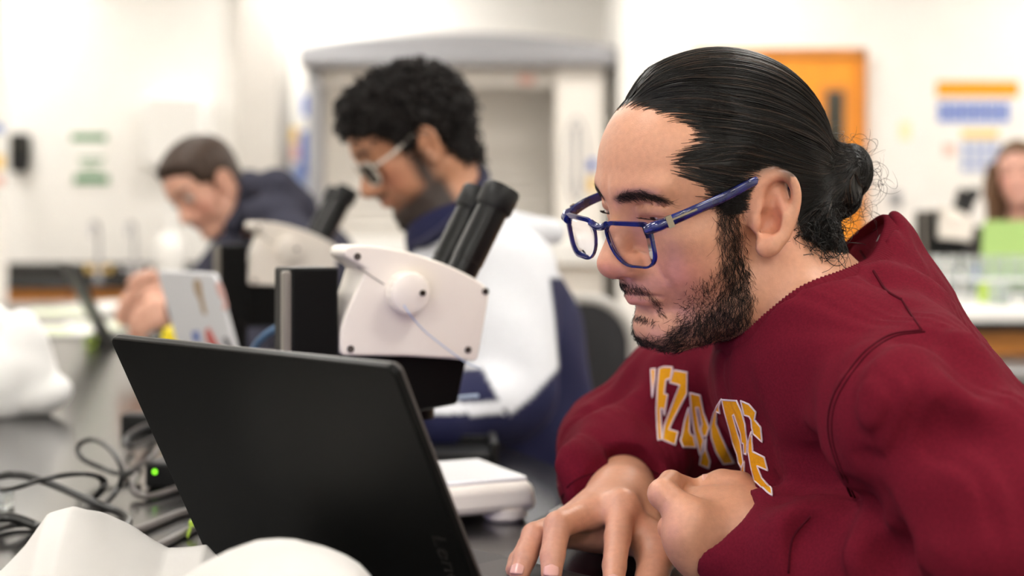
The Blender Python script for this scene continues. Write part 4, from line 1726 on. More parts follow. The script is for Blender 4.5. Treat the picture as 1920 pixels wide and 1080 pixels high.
MB().box(((sx0 + sx1) / 2, 4.25, (TZ - .05) / 2), (sx1 - sx0 - .06, 1.96, TZ - .05)).build('cabinet_body', M_OAK, ib)
for i in range(4):
    x = sx0 + .36 + i * .64
    d = MB().box((x, 3.26, .43), (.60, .02, .70)).build('cabinet_door', M_OAK, ib, bevel=.004)
    MB().tube([(x + .22, 3.25, .62), (x + .22, 3.22, .62), (x + .22, 3.22, .70), (x + .22, 3.25, .70)], .005, 6).build('handle', M_STEEL, d)

# ------------------------------------------------------------------ stereo microscopes
M_CREAM = mat('cream_enamel', (240, 232, 222), .38, noise=.015, nscale=20)
M_SCOPEBLK = mat('black_casting', (8, 8, 8), .45, spec=.14)
M_TUBE = mat('black_tube', (8, 8, 9), .3, spec=.3)
M_COLSIDE = mat('grey_rail', (120, 113, 105), .4)
M_SCREW = mat('dark_screw', (70, 62, 54), .35, metal=.8)
M_STAGE = mat('white_stage_plate', (248, 248, 250), .35)
YPL = 1.465
SCY = math.radians(25)


def microscope(px, py_off, Y, base_z, label, dz=0.0, group='stereo microscopes'):
    """the side plate's middle column of pixels is px at distance Y; base_z is what it stands on"""
    k = FPX / YPL
    cx = (px - 960) / FPX * Y
    c, s = math.cos(SCY), math.sin(SCY)
    fx = np.array([c, s, 0])       # towards its user
    ly = np.array([-s, c, 0])
    uz = np.array([0, 0, 1.0])
    hw = .055
    org = np.array([cx, Y, base_z]) + ly * hw
    t = thing('microscope', label, 'microscope', tuple(org), 0, group)
    Rm = np.stack([fx, ly, uz], 1)

    def L(x, y, z):
        return org + Rm @ np.array([x, y, z])

    def q(x, y):
        """photo pixels of the nearest microscope to the side plane"""
        return ((x - 775) / k / c, TD - (y - YH) / k + dz)
    # base
    MB().box(L(-.012, 0, .026), (.296, .150, .032), Rm, taper=(.97, .95)).build('base', M_CREAM, t, bevel=.010, seg=3)
    MB().box(L(.062, 0, .0435), (.128, .128, .006), Rm).build('stage_plate', M_STAGE, t, bevel=.0025)
    ft = MB()
    for (x, y) in ((.105, -.052), (.105, .052), (-.13, -.052), (-.13, .052)):
        m_ = MB().lathe([(0, 0), (.020, 0), (.024, .004), (.024, .013), (0, .013)], L(x, y, 0), (0, 0, 1), 20)
        m_.build('foot', M_CREAM if x > 0 else M_BLACKPL, t)
    # column
    xc0, xc1 = q(562, 0)[0], q(644, 0)[0]
    zt_ = q(0, 500)[1] - dz + (dz * .4)
    MB().box(L((xc0 + xc1) / 2, -.022, (zt_ + .04) / 2), (xc1 - xc0, .062, zt_ - .04), Rm).build('column', M_SCOPEBLK, t, bevel=.003)
    MB().box(L(xc0 - .002, -.0445, (zt_ - .002 + .04) / 2), (.010, .014, zt_ - .044), Rm).build('column_rail', M_COLSIDE, t, bevel=.003)
    # black carrier under the head
    pol = [q(*p) for p in ((634, 655), (760, 660), (885, 676), (866, 766), (800, 775), (748, 800), (600, 800), (600, 690))]
    MB().prism(pol, org, fx, uz, ly, -.042, .042).build('carrier', M_SCOPEBLK, t, bevel=.003)
    MB().lathe([(0, 0), (.028, 0), (.028, .018), (0, .018)], L(*(lambda a: (a[0], 0, a[1] - .012))(q(800, 775))), (0, 0, 1), 28).build('objective', M_SCOPEBLK, t)
    MB().lathe([(0, 0), (.017, 0), (.019, .003), (.019, .018), (.016, .021), (0, .021)], L(q(600, 0)[0], -.040, q(0, 760)[1]), -ly, 28).build('focus_knob', M_SCOPEBLK, t)
    # head: cream cover with the cut-in at the back
    pol = [q(*p) for p in ((651, 472), (655, 464), (664, 460), (680, 459), (700, 460), (730, 464), (760, 470), (795, 481), (830, 494), (860, 508), (885, 521),
                           (905, 535), (916, 546), (917, 552), (907, 612), (895, 676), (890, 682), (840, 675), (760, 667), (700, 664), (652, 662), (646, 656),
                           (645, 642), (647, 612), (653, 592), (663, 566), (676, 537), (692, 503), (682, 497), (664, 487), (654, 479))]
    pn = np.array(pol)
    nP = len(pn)
    # the cover narrows towards the back on the far side
    wid = .046 + .062 * sstep(-.085, .0, pn[:, 0])
    Vh = np.vstack([[L(a, -hw, b) for a, b in pn], [L(a, -hw + w_, b) for (a, b), w_ in zip(pn, wid)]])
    Fh = [tuple(range(nP))[::-1], tuple(range(nP, 2 * nP))] + [(i, (i + 1) % nP, nP + (i + 1) % nP, nP + i) for i in range(nP)]
    MB().add(Vh, Fh).build('head_cover', M_CREAM, t, bevel=.004, seg=3)
    # knob with finger grooves
    kx, kz = q(759, 549)
    prof = []
    kb = MB()
    n = 72
    V, rows = [], []
    for (r, h, w) in ((0, .021, 0), (.016, .021, 0), (.0205, .019, .5), (.0222, .015, 1), (.0222, .003, 1), (.0205, -.002, 0)):
        row = []
        for i in range(n):
            a = 2 * math.pi * i / n
            rr = r * (1 - .030 * w * (math.cos(a * 18) > .2))
            V.append(L(kx + rr * math.cos(a), -hw - h, kz + rr * math.sin(a)))
            row.append(len(V) - 1)
        rows.append(row)
    Fk = [(A[i], A[(i + 1) % n], B[(i + 1) % n], B[i]) for A, B in zip(rows[:-1], rows[1:]) for i in range(n)]
    kb.add(V, Fk)
    ko = kb.build('zoom_knob', M_CREAM, t, angle=30)
    MB().lathe([(0, 0), (.0032, 0), (.0032, .0022), (.0014, .0022), (.0014, .0008), (0, .0008)], L(q(778, 548)[0], -hw - .0205, q(778, 548)[1]), -ly, 14).build('screw', M_SCREW, ko)
    for p in ((675, 480), (909, 549), (663, 650), (876, 660)):
        a = q(*p)
        MB().lathe([(0, 0), (.0036, 0), (.0036, .0014), (.0016, .0014), (.0016, .0002), (0, .0002)], L(a[0], -hw + .0002, a[1]), -ly, 14).build('screw', M_SCREW, t)
    # seam between the upper and lower half of the cover
    MB().tube([L(a[0], -hw - .0002, a[1]) for a in (q(676, 500), q(722, 532))], .0006, 6).build('cover_seam', M_COLSIDE, t)
    # eyepieces
    for yy in (-.028, .028):
        a = np.array(q(878, 524))
        b = np.array(q(955, 366))
        if yy > 0:
            b = b - (b - a) * .02
        A, B = L(a[0], yy, a[1]), L(b[0], yy, b[1])
        ax = nrm(B - A)
        ln = np.linalg.norm(B - A)
        ep = MB().lathe([(0, -.03), (.0165, -.03), (.0165, ln * .20), (.0172, ln * .21), (.0172, ln * .98), (0, ln * .98)], A, ax, 32).build('eyepiece_tube', M_TUBE, t)
        MB().lathe([(.0150, ln - .016), (.0198, ln - .016), (.0208, ln - .013), (.0208, ln + .008), (.0190, ln + .011), (.0165, ln + .011), (.0150, ln + .006), (0, ln + .006)], A, ax, 32).build('eyecup', M_BLACKPL, ep)
    return t


microscope(775, 0, YPL, TZ, 'cream and black stereo microscope nearest the man in maroon, white stage plate in front')
microscope(548, 0, 2.53, TZ, 'second cream stereo microscope behind the nearest one, between the two seated students', .030)
microscope(1792, 0, 5.00, shz, 'distant cream and black microscope on the raised shelf by the green laptop', -.012)

# ------------------------------------------------------------------ the black laptop in front
M_LID = mat('matt_black_lid', (9, 9, 9), .42, noise=.05, nscale=900, bump=.05, bscale=2500, spec=.14)
M_LIDEDGE = mat('grey_lid_edge', (74, 68, 66), .38)
M_DECK = mat('graphite_deck', (64, 60, 60), .42, noise=.04, nscale=700)
M_KEY = mat('black_key', (20, 20, 22), .5)
M_LOGO = mat('polished_logo', (58, 55, 55), .22, metal=.5)
M_SCREEN = mat('lit_screen', (20, 20, 40), .3, emit=(160, 148, 255), estr=1.1)
lp = thing('laptop', 'open matt black laptop under the hands of the man in maroon, lid towards us', 'laptop', tuple(tb(640, 1150)))
r_ = .872
TR = pt(735, 690, r_)
TL = pt(204, 633, r_ * (690 - YH) / (633 - YH))
wv = TL - TR
wv[2] = 0
LW = np.linalg.norm(wv)
wv = wv / LW                      # from right to left along the lid
nv = np.array([-wv[1], wv[0], 0])
if nv[1] < 0:
    nv = -nv                      # towards the user
lean = math.radians(25.7)
up_l = np.array([0, 0, 1.0]) * math.cos(lean) - nv * math.sin(lean)
LH = (TR[2] - (TZ + .016)) / math.cos(lean)
fl = np.cross(up_l, wv)
if fl @ nv < 0:
    fl = -fl                      # out of the screen
Hc = (TR + TL) / 2 - up_l * LH
Rl = np.stack([wv, up_l, np.cross(wv, up_l)], 1)
zs_ = 1 if (np.cross(wv, up_l) @ fl) > 0 else -1


def ll(x, y, z):
    """x from the middle to the left end, y up the lid, z out of the screen"""
    return Hc + wv * x + up_l * y + fl * z


lidp = rrect(-LW / 2, LW / 2, .004, LH, (.007, .007, .002, .002), 5)
lid = MB().prism(lidp, Hc, wv, up_l, fl, .000, .0065).build('lid', M_LID, lp, bevel=.0012)
MB().prism(rrect(-LW / 2 + .0012, LW / 2 - .0012, .004, LH - .0012, (.006, .006, .002, .002), 5), Hc, wv, up_l, fl, .0055, .0085).build('bezel', M_LIDEDGE, lid)
MB().prism([(-LW / 2 + .008, .020), (LW / 2 - .008, .020), (LW / 2 - .008, LH - .010), (-LW / 2 + .008, LH - .010)], Hc, wv, up_l, fl, .0080, .0089).build('screen', M_SCREEN, lid)
DB = LH * 1.0
deck_z = TZ + .018
db = MB()
dn = np.array([0, 0, 1.0])
Ho = np.array([Hc[0], Hc[1], TZ])
dpoly = rrect(-LW / 2, LW / 2, -.006, DB, (.010, .010, .004, .004), 5)
db.prism(dpoly, Ho, wv, nv, dn, .004, .0165)
dk = db.build('base', M_DECK, lp, bevel=.002)
MB().prism([(-.055, DB - .090), (.055, DB - .090), (.055, DB - .012), (-.055, DB - .012)], Ho, wv, nv, dn, .0160, .0170).build('trackpad', M_LIDEDGE, dk)
for i in range(6):
    kw = LW * .86 / 14
    for j in range(14):
        if i == 5 and 3 < j < 9:
            if j == 4:
                MB().box(Ho + wv * (-LW * .43 + kw * 6.5) + nv * (.030 + i * .0185) + dn * .0172, (kw * 4.85, .0155, .0018), np.stack([wv, nv, dn], 1)).build('space_bar', M_KEY, dk)
            continue
        MB().box(Ho + wv * (-LW * .43 + kw * (j + .5)) + nv * (.030 + i * .0185) + dn * .0172, (kw * .86, .0155, .0018), np.stack([wv, nv, dn], 1)).build('key', M_KEY, dk)
MB().cyl(Hc + wv * (LW * .36) + up_l * .004 + fl * .004, Hc - wv * (LW * .36) + up_l * .004 + fl * .004, .0055).build('hinge', M_BLACKPL, lp)
fo_ = MB()
for x in (-.42, .42):
    for y in (.02, .92):
        MB().prism([(LW * x - .012, DB * y - .004), (LW * x + .012, DB * y - .004), (LW * x + .012, DB * y + .004), (LW * x - .012, DB * y + .004)], Ho, wv, nv, dn, .0, .0045).build('rubber_foot', M_BLACKPL, lp)
# polished word mark near the corner of the lid, reading down the edge
fc = bpy.data.curves.new('word_mark', 'FONT')
fc.body = 'Lenovo'
fc.size = .021
fc.extrude = .0003
fc.resolution_u = 4
fo2 = bpy.data.objects.new('word_mark_text', fc)
COL.objects.link(fo2)
bpy.context.view_layer.update()
tm_ = bpy.data.meshes.new_from_object(fo2.evaluated_get(bpy.context.evaluated_depsgraph_get()))
tv = np.array([v.co[:] for v in tm_.vertices])
tf = [tuple(p.vertices) for p in tm_.polygons]
bpy.data.objects.remove(fo2)
bpy.data.meshes.remove(tm_)
bpy.data.curves.remove(fc)
t0_ = ll(-LW / 2 + .026, .104, -.0002)
mesh_obj('word_mark', t0_ + tv[:, 0:1] * (-up_l) + tv[:, 1:2] * (-wv) + tv[:, 2:3] * (-fl), tf, M_LOGO, lid, smooth=False)

# ------------------------------------------------------------------ the other laptops
M_WHITELID = mat('white_laptop_lid', (226, 226, 230), .3)


def slab_laptop(label, A, B, h, lean_deg, mlid, mbase, depth=.21, name='laptop'):
    """A and B are the foot ends of the lid on the bench; the screen faces the side of (B - A) turned left"""
    A, B = np.array(A, float), np.array(B, float)
    w = B - A
    L_ = np.linalg.norm(w)
    w = w / L_
    n_ = np.array([-w[1], w[0], 0])
    le = math.radians(lean_deg)
    u = np.array([0, 0, 1.0]) * math.cos(le) - n_ * math.sin(le)
    f = n_ * math.cos(le) + np.array([0, 0, 1.0]) * math.sin(le)
    t = thing('laptop', label, 'laptop', tuple((A + B) / 2))
    o = A + np.array([0, 0, .014])
    MB().prism(rrect(0, L_, 0, h, (.012, .012, .003, .003), 5), o, w, u, f, 0, .007).build('lid', mlid, t, bevel=.0015)
    ld = t.children[0] if False else None
    MB().prism([(.008, .012), (L_ - .008, .012), (L_ - .008, h - .008), (.008, h - .008)], o, w, u, f, .0068, .0078).build('screen', M_DARKGLASS, t)
    MB().prism(rrect(0, L_, -.004, depth, (.012, .012, .003, .003), 5), A, w, n_, (0, 0, 1), .002, .014).build('base', mbase, t, bevel=.0015)
    MB().prism([(.02, .02), (L_ - .02, .02), (L_ - .02, depth * .55), (.02, depth * .55)], A, w, n_, (0, 0, 1), .0138, .0152).build('keyboard', M_KEY, t)
    return t, o, w, u, f


WA = wd(-.527, 2.36, TD)
WB = wd(-.393, 2.17, TD)
# lid seen from outside
t, o, w, u, f = slab_laptop('open white laptop with stickers on its lid, left of the microscopes', WA, WB, .236, 16, M_WHITELID, M_WHITELID, .17)
if f[1] < 0:
    pass


def lid_patch(name, poly, m):
    """flat sticker on the outside of the lid, given in pixels"""
    P = []
    nrm_ = f
    for x, y in poly:
        d = np.array([(x - 960) / FPX, 1, -(y - YH) / FPX])
        tt_ = ((o - np.array([0, 0, CZ])) @ nrm_) / (d @ nrm_)
        P.append(np.array([0, 0, CZ]) + d * tt_)
    P = np.array(P)
    V = np.vstack([P - nrm_ * .0008, P + nrm_ * .0002])
    n_ = len(P)
    F_ = [tuple(range(n_)), tuple(range(n_, 2 * n_))[::-1]] + [(i, (i + 1) % n_, n_ + (i + 1) % n_, n_ + i) for i in range(n_)]
    mesh_obj(name, V, F_, m, t, smooth=False)


M_TAN = mat('tan_sticker', (176, 150, 120), .6)
M_RED = mat('red_sticker', (206, 96, 90), .6)
M_PINKS = mat('pale_red_sticker', (236, 190, 184), .6)
M_BLUES = mat('blue_sticker', (104, 124, 190), .6)
M_DKS = mat('dark_sticker', (84, 78, 90), .6)
lid_patch('sticker', [(363, 528), (370, 522), (377, 530), (380, 552), (388, 590), (381, 588), (374, 562), (366, 548)], M_TAN)
lid_patch('sticker', [(404, 532), (413, 528), (420, 545), (428, 575), (424, 582), (416, 578), (420, 566), (410, 552)], M_PINKS)
lid_patch('sticker', [(360, 622), (372, 620), (376, 640), (364, 642)], M_BLUES)
lid_patch('sticker', [(385, 620), (392, 614), (402, 632), (412, 652), (398, 652), (388, 640)], M_RED)
lid_patch('sticker', [(418, 634), (426, 632), (436, 656), (428, 657)], M_DKS)

DA = wd(-1.045, 3.72, TD)
DBp = wd(-1.178, 4.02, TD)
t, o, w, u, f = slab_laptop('open dark laptop seen edge-on across the bench at the far left', DBp, DA, .225, 26, M_BLACKPL, M_BLACKPL)
M_LIME = mat('lime_plastic', (176, 206, 70), .45)
M_GREENLID = mat('green_laptop_lid', (164, 196, 116), .4)
gx0, gx1 = (1838 - 960) / FPX * 4.50, (1985 - 960) / FPX * 4.50
slab_laptop('pale green laptop lid standing open in front of the long haired woman', wd(gx0, 4.50, .2), wd(gx1 + .10, 4.50, .2), .215, 8, M_GREENLID, M_BLACKPL, .19)

# ------------------------------------------------------------------ small things on the bench
dv = thing('slide_box', 'small white plastic box with a blue label on the bench behind the black tray', 'box', tuple(tb(790, 818)))
c0 = tb(785, 806)
Rb = BR_
MB().box(c0 + np.array([0, 0, .010]), (.090, .060, .020), Rb).build('case', M_WHITEPL, dv, bevel=.006, seg=3)
MB().box(c0 + np.array([-.012, -.004, .0205]), (.030, .030, .0012), Rb).build('label', M_BLUE, dv)
tr = thing('tray', 'shallow black tray with an upturned end on the bench behind the white stage plate', 'tray', tuple(tb(835, 860)))
c0 = tb(822, 858)
MB().box(c0 + np.array([0, 0, .006]), (.145, .10, .012), np.stack([nrm([1, .05, 0]), nrm([-.05, 1, 0]), [0, 0, 1]], 1)).build('tray_floor', M_BLACKPL, tr, bevel=.003)
MB().box(c0 + np.array([.074, .0, .014]), (.010, .10, .028), np.stack([nrm([1, .05, 0]), nrm([-.05, 1, 0]), [0, 0, 1]], 1)).build('tray_end', M_BLACKPL, tr, bevel=.003)
MB().box(c0 + np.array([0, .048, .012]), (.145, .006, .022), np.stack([nrm([1, .05, 0]), nrm([-.05, 1, 0]), [0, 0, 1]], 1)).build('tray_side', M_BLACKPL, tr, bevel=.002)
yb = thing('yellow_bottle', 'small bottle with bright yellow cap beside the white laptop', 'bottle', (tb(322, 760)[0] * 0 + (322 - 960) / FPX * 2.62, 2.62, TZ))
bx = (322 - 960) / FPX * 2.62
M_YCAP = mat('yellow_cap', (250, 226, 20), .4)
MB().lathe([(0, 0), (.020, 0), (.022, .004), (.022, .070), (.014, .088), (.012, .094), (0, .094)], (bx, 2.62, TZ), (0, 0, 1), 20).build('bottle_body', M_WHITEPL, yb)
MB().lathe([(0, .086), (.013, .086), (.0185, .100), (.0185, .112), (.014, .126), (0, .131)], (bx, 2.62, TZ), (0, 0, 1), 20).build('bottle_cap', M_YCAP, yb)
vl = thing('vial', 'little vial with a lime green ring lying by the dark laptop', 'vial', tuple(tb(166, 652)))
c0 = tb(166, 650)
MB().lathe([(0, 0), (.010, 0), (.010, .05), (.006, .055), (0, .055)], c0 + np.array([0, .02, .012]), nrm([.2, 1, 0]), 16).build('vial_body', M_DARKGLASS, vl)
MB().tube([c0 + np.array([.014 * math.cos(a), .018, .014 + .014 * math.sin(a)]) for a in np.linspace(0, 6.2832, 20, endpoint=False)], .0035, 8, close=True).build('ring', M_LIME, vl)
# papers at the far end of the bench
for i, (x, y, rz, nm, hl_) in enumerate(((120, 585, .1, 'loose worksheet with lime highlighting nearest the dark laptop', True), (215, 572, -.25, 'loose worksheet left of the clasped hands', False),
                                         (215, 612, .3, 'lime marked worksheet just below the clasped hands', True), (95, 622, .05, 'worksheet with lime marks behind the crumpled white bag', True))):
    c0 = tb(x, y)
    pp_ = thing('worksheet', nm + ' on the far end of the bench', 'paper', tuple(c0))
    Rp = np.stack([[math.cos(rz), math.sin(rz), 0], [-math.sin(rz), math.cos(rz), 0], [0, 0, 1]], 1)
    MB().box(c0 + np.array([0, 0, .001 + .0012 * i]), (.30, .42, .0012), Rp).build('sheet', M_PAPER, pp_)
    if hl_:
        for j in range(3):
            MB().box(c0 + Rp @ np.array([-.02, -.12 + .09 * j, .0019 + .0012 * i]), (.20, .035, .0005), Rp).build('highlight', M_LIME, pp_)
pn = thing('pen', 'grey pen lying on the bench by the fingertips of the typing hand', 'pen', tuple(tb(1020, 985)))
a, b = tb(985, 996, .006), tb(1052, 956, .006)
MB().cyl(a, b, .0042, seg=14).build('barrel', M_BLACKPL, pn)
MB().cyl(b - (b - a) * .35 + np.array([0, 0, .0035]), b + np.array([0, 0, .0035]), .0016, seg=8).build('clip', M_CHROME, pn)
MB().cyl(a, a - nrm(b - a) * .010, .004, .0008, seg=12).build('tip', M_STEEL, pn)

# glassware on the raised shelf
M_GLASS = mat('glassware', (240, 245, 246), .05, trans=.85, spec=.5)
M_RACK = mat('white_wire_rack', (230, 232, 234), .4)
rgt = np.random.default_rng(11)
rk = thing('tube_rack', 'white rack of glass tubes on the raised shelf beside the green laptop', 'rack', (1.36, 4.1, shz))
for z in (.012, .055):
    MB().box((1.36, 4.1, shz + z), (.34, .14, .008)).build('rack_plate', M_RACK, rk, bevel=.002)
for sx in (-1, 1):
    MB().box((1.36 + sx * .165, 4.1, shz + .035), (.008, .14, .066)).build('rack_end', M_RACK, rk)
kk = 0
for i in range(7):
    for j in range(2):
        x, y = 1.225 + i * .045, 4.07 + j * .06
        tt_ = MB().lathe([(0, 0), (.008, .004), (.009, .012), (.009, .105), (.0105, .108), (.0080, .108), (.0078, .014), (0, .008)], (x, y, shz + .017), (0, 0, 1), 14).build('test_tube', M_GLASS)
        tag(tt_, 'glass test tube standing in the white rack on the raised shelf', 'test tube', 'test tubes in the white rack')
for i, (x, y, h, r, m, nm) in enumerate(((1.28, 3.74, .055, .028, M_GLASS, 'glass beaker left of the white rack on the raised shelf'), (1.37, 3.70, .070, .030, M_GLASS, 'taller glass beaker in front of the white rack'),
                                         (1.46, 3.82, .060, .026, M_CHROME, 'shiny metal cup by the corner of the green laptop'), (1.30, 3.9, .05, .022, M_LIME, 'lime capped pot before the test tubes'),
                                         (1.55, 3.86, .050, .024, M_CHROME, 'small shiny metal dish standing before the green laptop'))):
    tag(MB().lathe([(0, 0), (r * .92, 0), (r, .006), (r, h), (r * 1.08, h + .003), (r * .93, h + .003), (r * .9, .008), (0, .006)], (x, y, shz), (0, 0, 1), 22).build('beaker' if m is M_GLASS else 'cup', m), nm, 'beaker' if m is M_GLASS else 'cup')
bp = thing('blue_pouch', 'deep blue pouch beside the distant microscope on the raised shelf', 'pouch', (1.615, 4.9, shz))
g = Grp()
g.ell((1.615, 4.9, shz + .04), (.035, .03, .042)).ell((1.64, 4.9, shz + .03), (.03, .03, .032), k=.02)
V, F = Model([g]).mesh((1.55, 4.84, shz - .01), (1.70, 4.96, shz + .11), .006)
M_DEEPBLUE = mat('deep_blue_cloth', (40, 84, 190), .7)
mesh_obj('pouch_body', V, F, M_DEEPBLUE, bp)
MB().box((1.615, 4.9, shz + .082), (.03, .01, .006)).build('pouch_clip', M_BLACKPL, bp)

# ------------------------------------------------------------------ cords
M_CORD = mat('black_cord', (22, 21, 21), .32, spec=.6)
M_CORDG = mat('grey_cord', (92, 86, 84), .35)


def cord(name, label, P3, r, m, n=None, group=None, twin=False):
    A = spline(P3, n or 9 * len(P3))
    mb = MB()
    if twin:
        T_ = np.gradient(A, axis=0)
        T_ /= np.linalg.norm(T_, axis=1)[:, None]
        sd_ = np.cross(T_, [0, 0, 1.0])
        sd_ /= np.linalg.norm(sd_, axis=1)[:, None] + 1e-9
        mb.tube(A + sd_ * r * .85, r, 8).tube(A - sd_ * r * .85, r, 8)
    else:
        mb.tube(A, r, 10)
    o = mb.build(name, m)
    tag(o, label, 'cable', group)
    return o


rc = .0032


def tp_(L_, h=rc):
    return [tb(p[0], p[1], p[2] if len(p) > 2 else h) for p in L_]


cord('cable', 'black cable standing up in a round loop left of the black laptop', tp_([(160, 960, .004), (194, 947, .004), (219, 919, .012), (229, 889, .03), (219, 858, .045), (200, 836, .052), (175, 824, .052), (153, 830, .045), (145, 844, .036), (156, 861, .026), (189, 877, .014), (217, 887, .010), (244, 887, .008), (266, 884, .010)]), rc, M_CORD)
cord('cable', 'flat twin cable arching from the left edge and doubling back by the loop', tp_([(-30, 918, .02), (0, 917, .03), (28, 915, .036), (69, 902, .045), (111, 892, .050), (150, 888, .050), (180, 892, .042), (194, 902, .034), (192, 916, .026), (178, 933, .014), (165, 947, .008), (164, 957, .007), (180, 964, .007)]), .0026, M_CORD, twin=True)
cord('cable', 'thick black cable running from the left edge down to the white paper bag', tp_([(-30, 896, .03), (0, 893, .034), (22, 890, .036), (56, 894, .034), (111, 913, .026), (167, 938, .016), (222, 960, .008), (240, 972, .006), (238, 986, .005), (225, 990, .005), (190, 975, .004), (140, 962, .004)]), .0042, M_CORD)
cord('cable', 'black cable at the left edge tucked behind the white paper', tp_([(-30, 975, .012), (0, 971, .016), (22, 971, .016), (44, 977, .012), (70, 988, .006), (95, 1000, .004)]), .0052, M_CORD)
cord('cable', 'thin black cable lying under the left edge cables', tp_([(-20, 1000, .004), (12, 988, .004), (50, 984, .004), (90, 990, .004)]), .0030, M_CORD)
cord('cable', 'grey cable curving from the white paper bag to the laptop hinge, upper one', tp_([(239, 999, .004), (267, 991, .004), (306, 975, .004), (339, 962, .004), (380, 955, .004), (430, 950, .004)]), .0044, M_CORDG)
cord('cable', 'grey cable with a lime tie curving to the laptop hinge, lower one', tp_([(289, 1028, .004), (319, 1013, .004), (350, 997, .004), (385, 982, .004), (430, 970, .004)]), .0044, M_CORDG)
cord('cable', 'grey cable in front of the power adapter with the green light', tp_([(258, 889, .020), (250, 905, .016), (251, 922, .008), (275, 931, .005), (306, 924, .005), (345, 911, .005), (385, 900, .005)]), .0036, M_CORDG)
cord('cable', 'coiled black cable behind the power adapter', tp_([(300, 792, .012), (278, 797, .02), (258, 805, .026), (240, 818, .026), (236, 832, .022), (250, 838, .016), (272, 830, .012), (300, 815, .010), (315, 800, .010)]), .0036, M_CORD)
cord('cable', 'grey cable loop between the coil and the power adapter', tp_([(310, 828, .02), (296, 842, .026), (284, 858, .026), (262, 872, .018), (240, 884, .008), (232, 872, .006), (236, 850, .006), (250, 838, .006)]), .0034, M_CORDG)
ti = thing('cable_tie', 'lime green cable tie on the lower grey cable', 'tie', tuple(tb(357, 992)))
MB().tube(tp_([(369, 966, .012), (362, 980, .009), (352, 1004, .004)]), .0028, 8, flat=.4).build('strap', M_LIME, ti)
MB().box(tb(362, 981, .012), (.007, .006, .006)).build('buckle', M_LIME, ti)
ad = thing('power_adapter', 'black power adapter with a glowing green light left of the black laptop', 'adapter', tuple(tb(310, 915)))
ac = tb(312, 916)
Ra = np.stack([nrm([1, -.12, 0]), nrm([.12, 1, 0]), [0, 0, 1]], 1)
MB().box(ac + Ra @ np.array([.012, .045, .016]), (.075, .10, .031), Ra).build('case', M_BLACKPL, ad, bevel=.004)
MB().lathe([(0, 0), (.0026, 0), (.0022, .001), (0, .0014)], ac + Ra @ np.array([-.0125, -.0045, .0205]), -Ra[:, 1], 14).build('green_light', mat('green_led', (150, 230, 40), .3, emit=(120, 235, 40), estr=2.2), ad)
bk = thing('plug', 'black plug block behind the coiled cable', 'plug', tuple(tb(262, 806)))
MB().box(tb(262, 806, -.0) + np.array([0, 0, .013]), (.050, .04, .026)).build('plug_body', M_BLACKPL, bk, bevel=.003)
MB().box(tb(262, 806) + np.array([.03, 0, .013]), (.014, .018, .012)).build('strain_relief', M_BLACKPL, bk, bevel=.002)
mk = tag(MB().lathe([(0, 0), (.013, 0), (.014, .003), (.014, .016), (.010, .020), (0, .021)], tb(2, 950) , (0, 0, 1), 22).build('glass_stopper', M_GLASS), 'small clear stopper under the cables at the left edge', 'stopper')
# pale blue cable of the nearest microscope
M_PBLUE = mat('pale_blue_cable', (176, 194, 222), .4)
M_TEAL = mat('blue_green_cable', (78, 112, 150), .4)
cord('cable', 'pale blue thin cable hanging from the zoom knob of the nearest microscope', [pt(757, 572, 1.432), pt(772, 594, 1.432), pt(800, 624, 1.450), pt(842, 657, 1.472), pt(876, 681, 1.485), pt(900, 690, 1.50)], .0007, M_PBLUE)
cord('cable', 'pale blue cable arching from the microscope carrier to the white slide box', [pt(895, 742, 1.66), pt(863, 745, 1.70), pt(826, 750, 1.78), pt(787, 763, 1.9), pt(756, 777, 2.02), pt(748, 783, 2.08)], .0022, M_PBLUE)
cord('cable', 'blue green cable arching out behind the rail of the nearest microscope', [pt(440, 720, 1.80), pt(466, 672, 1.75), pt(485, 641, 1.72), pt(508, 621, 1.70), pt(535, 610, 1.68), pt(570, 612, 1.66)], .0042, M_TEAL)

# ------------------------------------------------------------------ crumpled white bags
M_BAG = mat('white_crumpled_paper', (214, 211, 208), .7, noise=.02, nscale=30, bump=.15, bscale=60, sss=.0)


M_BAG2 = mat('white_bag_brightened', (244, 243, 241), .5, noise=.02, nscale=30, bump=.1, bscale=60)  # same white as M_BAG, brightened to make up for dim upright sides


def crumple(name, label, cat, g, lo, hi, h, amp, seed, lobes=26):
    rg = np.random.default_rng(seed)
    N_ = rg.normal(0, 1, (lobes, 3))
    N_ /= np.linalg.norm(N_, axis=1)[:, None]
    fr = rg.uniform(22, 60, lobes)
    ph_ = rg.uniform(0, 6.28, lobes)

    def post(P, d):
        w = np.zeros(len(P))
        for i in range(lobes):
            w += np.abs(((P @ N_[i]) * fr[i] / 3.14 + ph_[i]) % 2 - 1) - .5
        d = d + amp * w / math.sqrt(lobes) * 1.6
        return np.maximum(d, TZ + .0008 - P[:, 2])
    V, F = Model([g], post).mesh(lo, hi, h)
    o = mesh_obj(name, V, F, M_BAG2)
    return tag(o, label, cat)


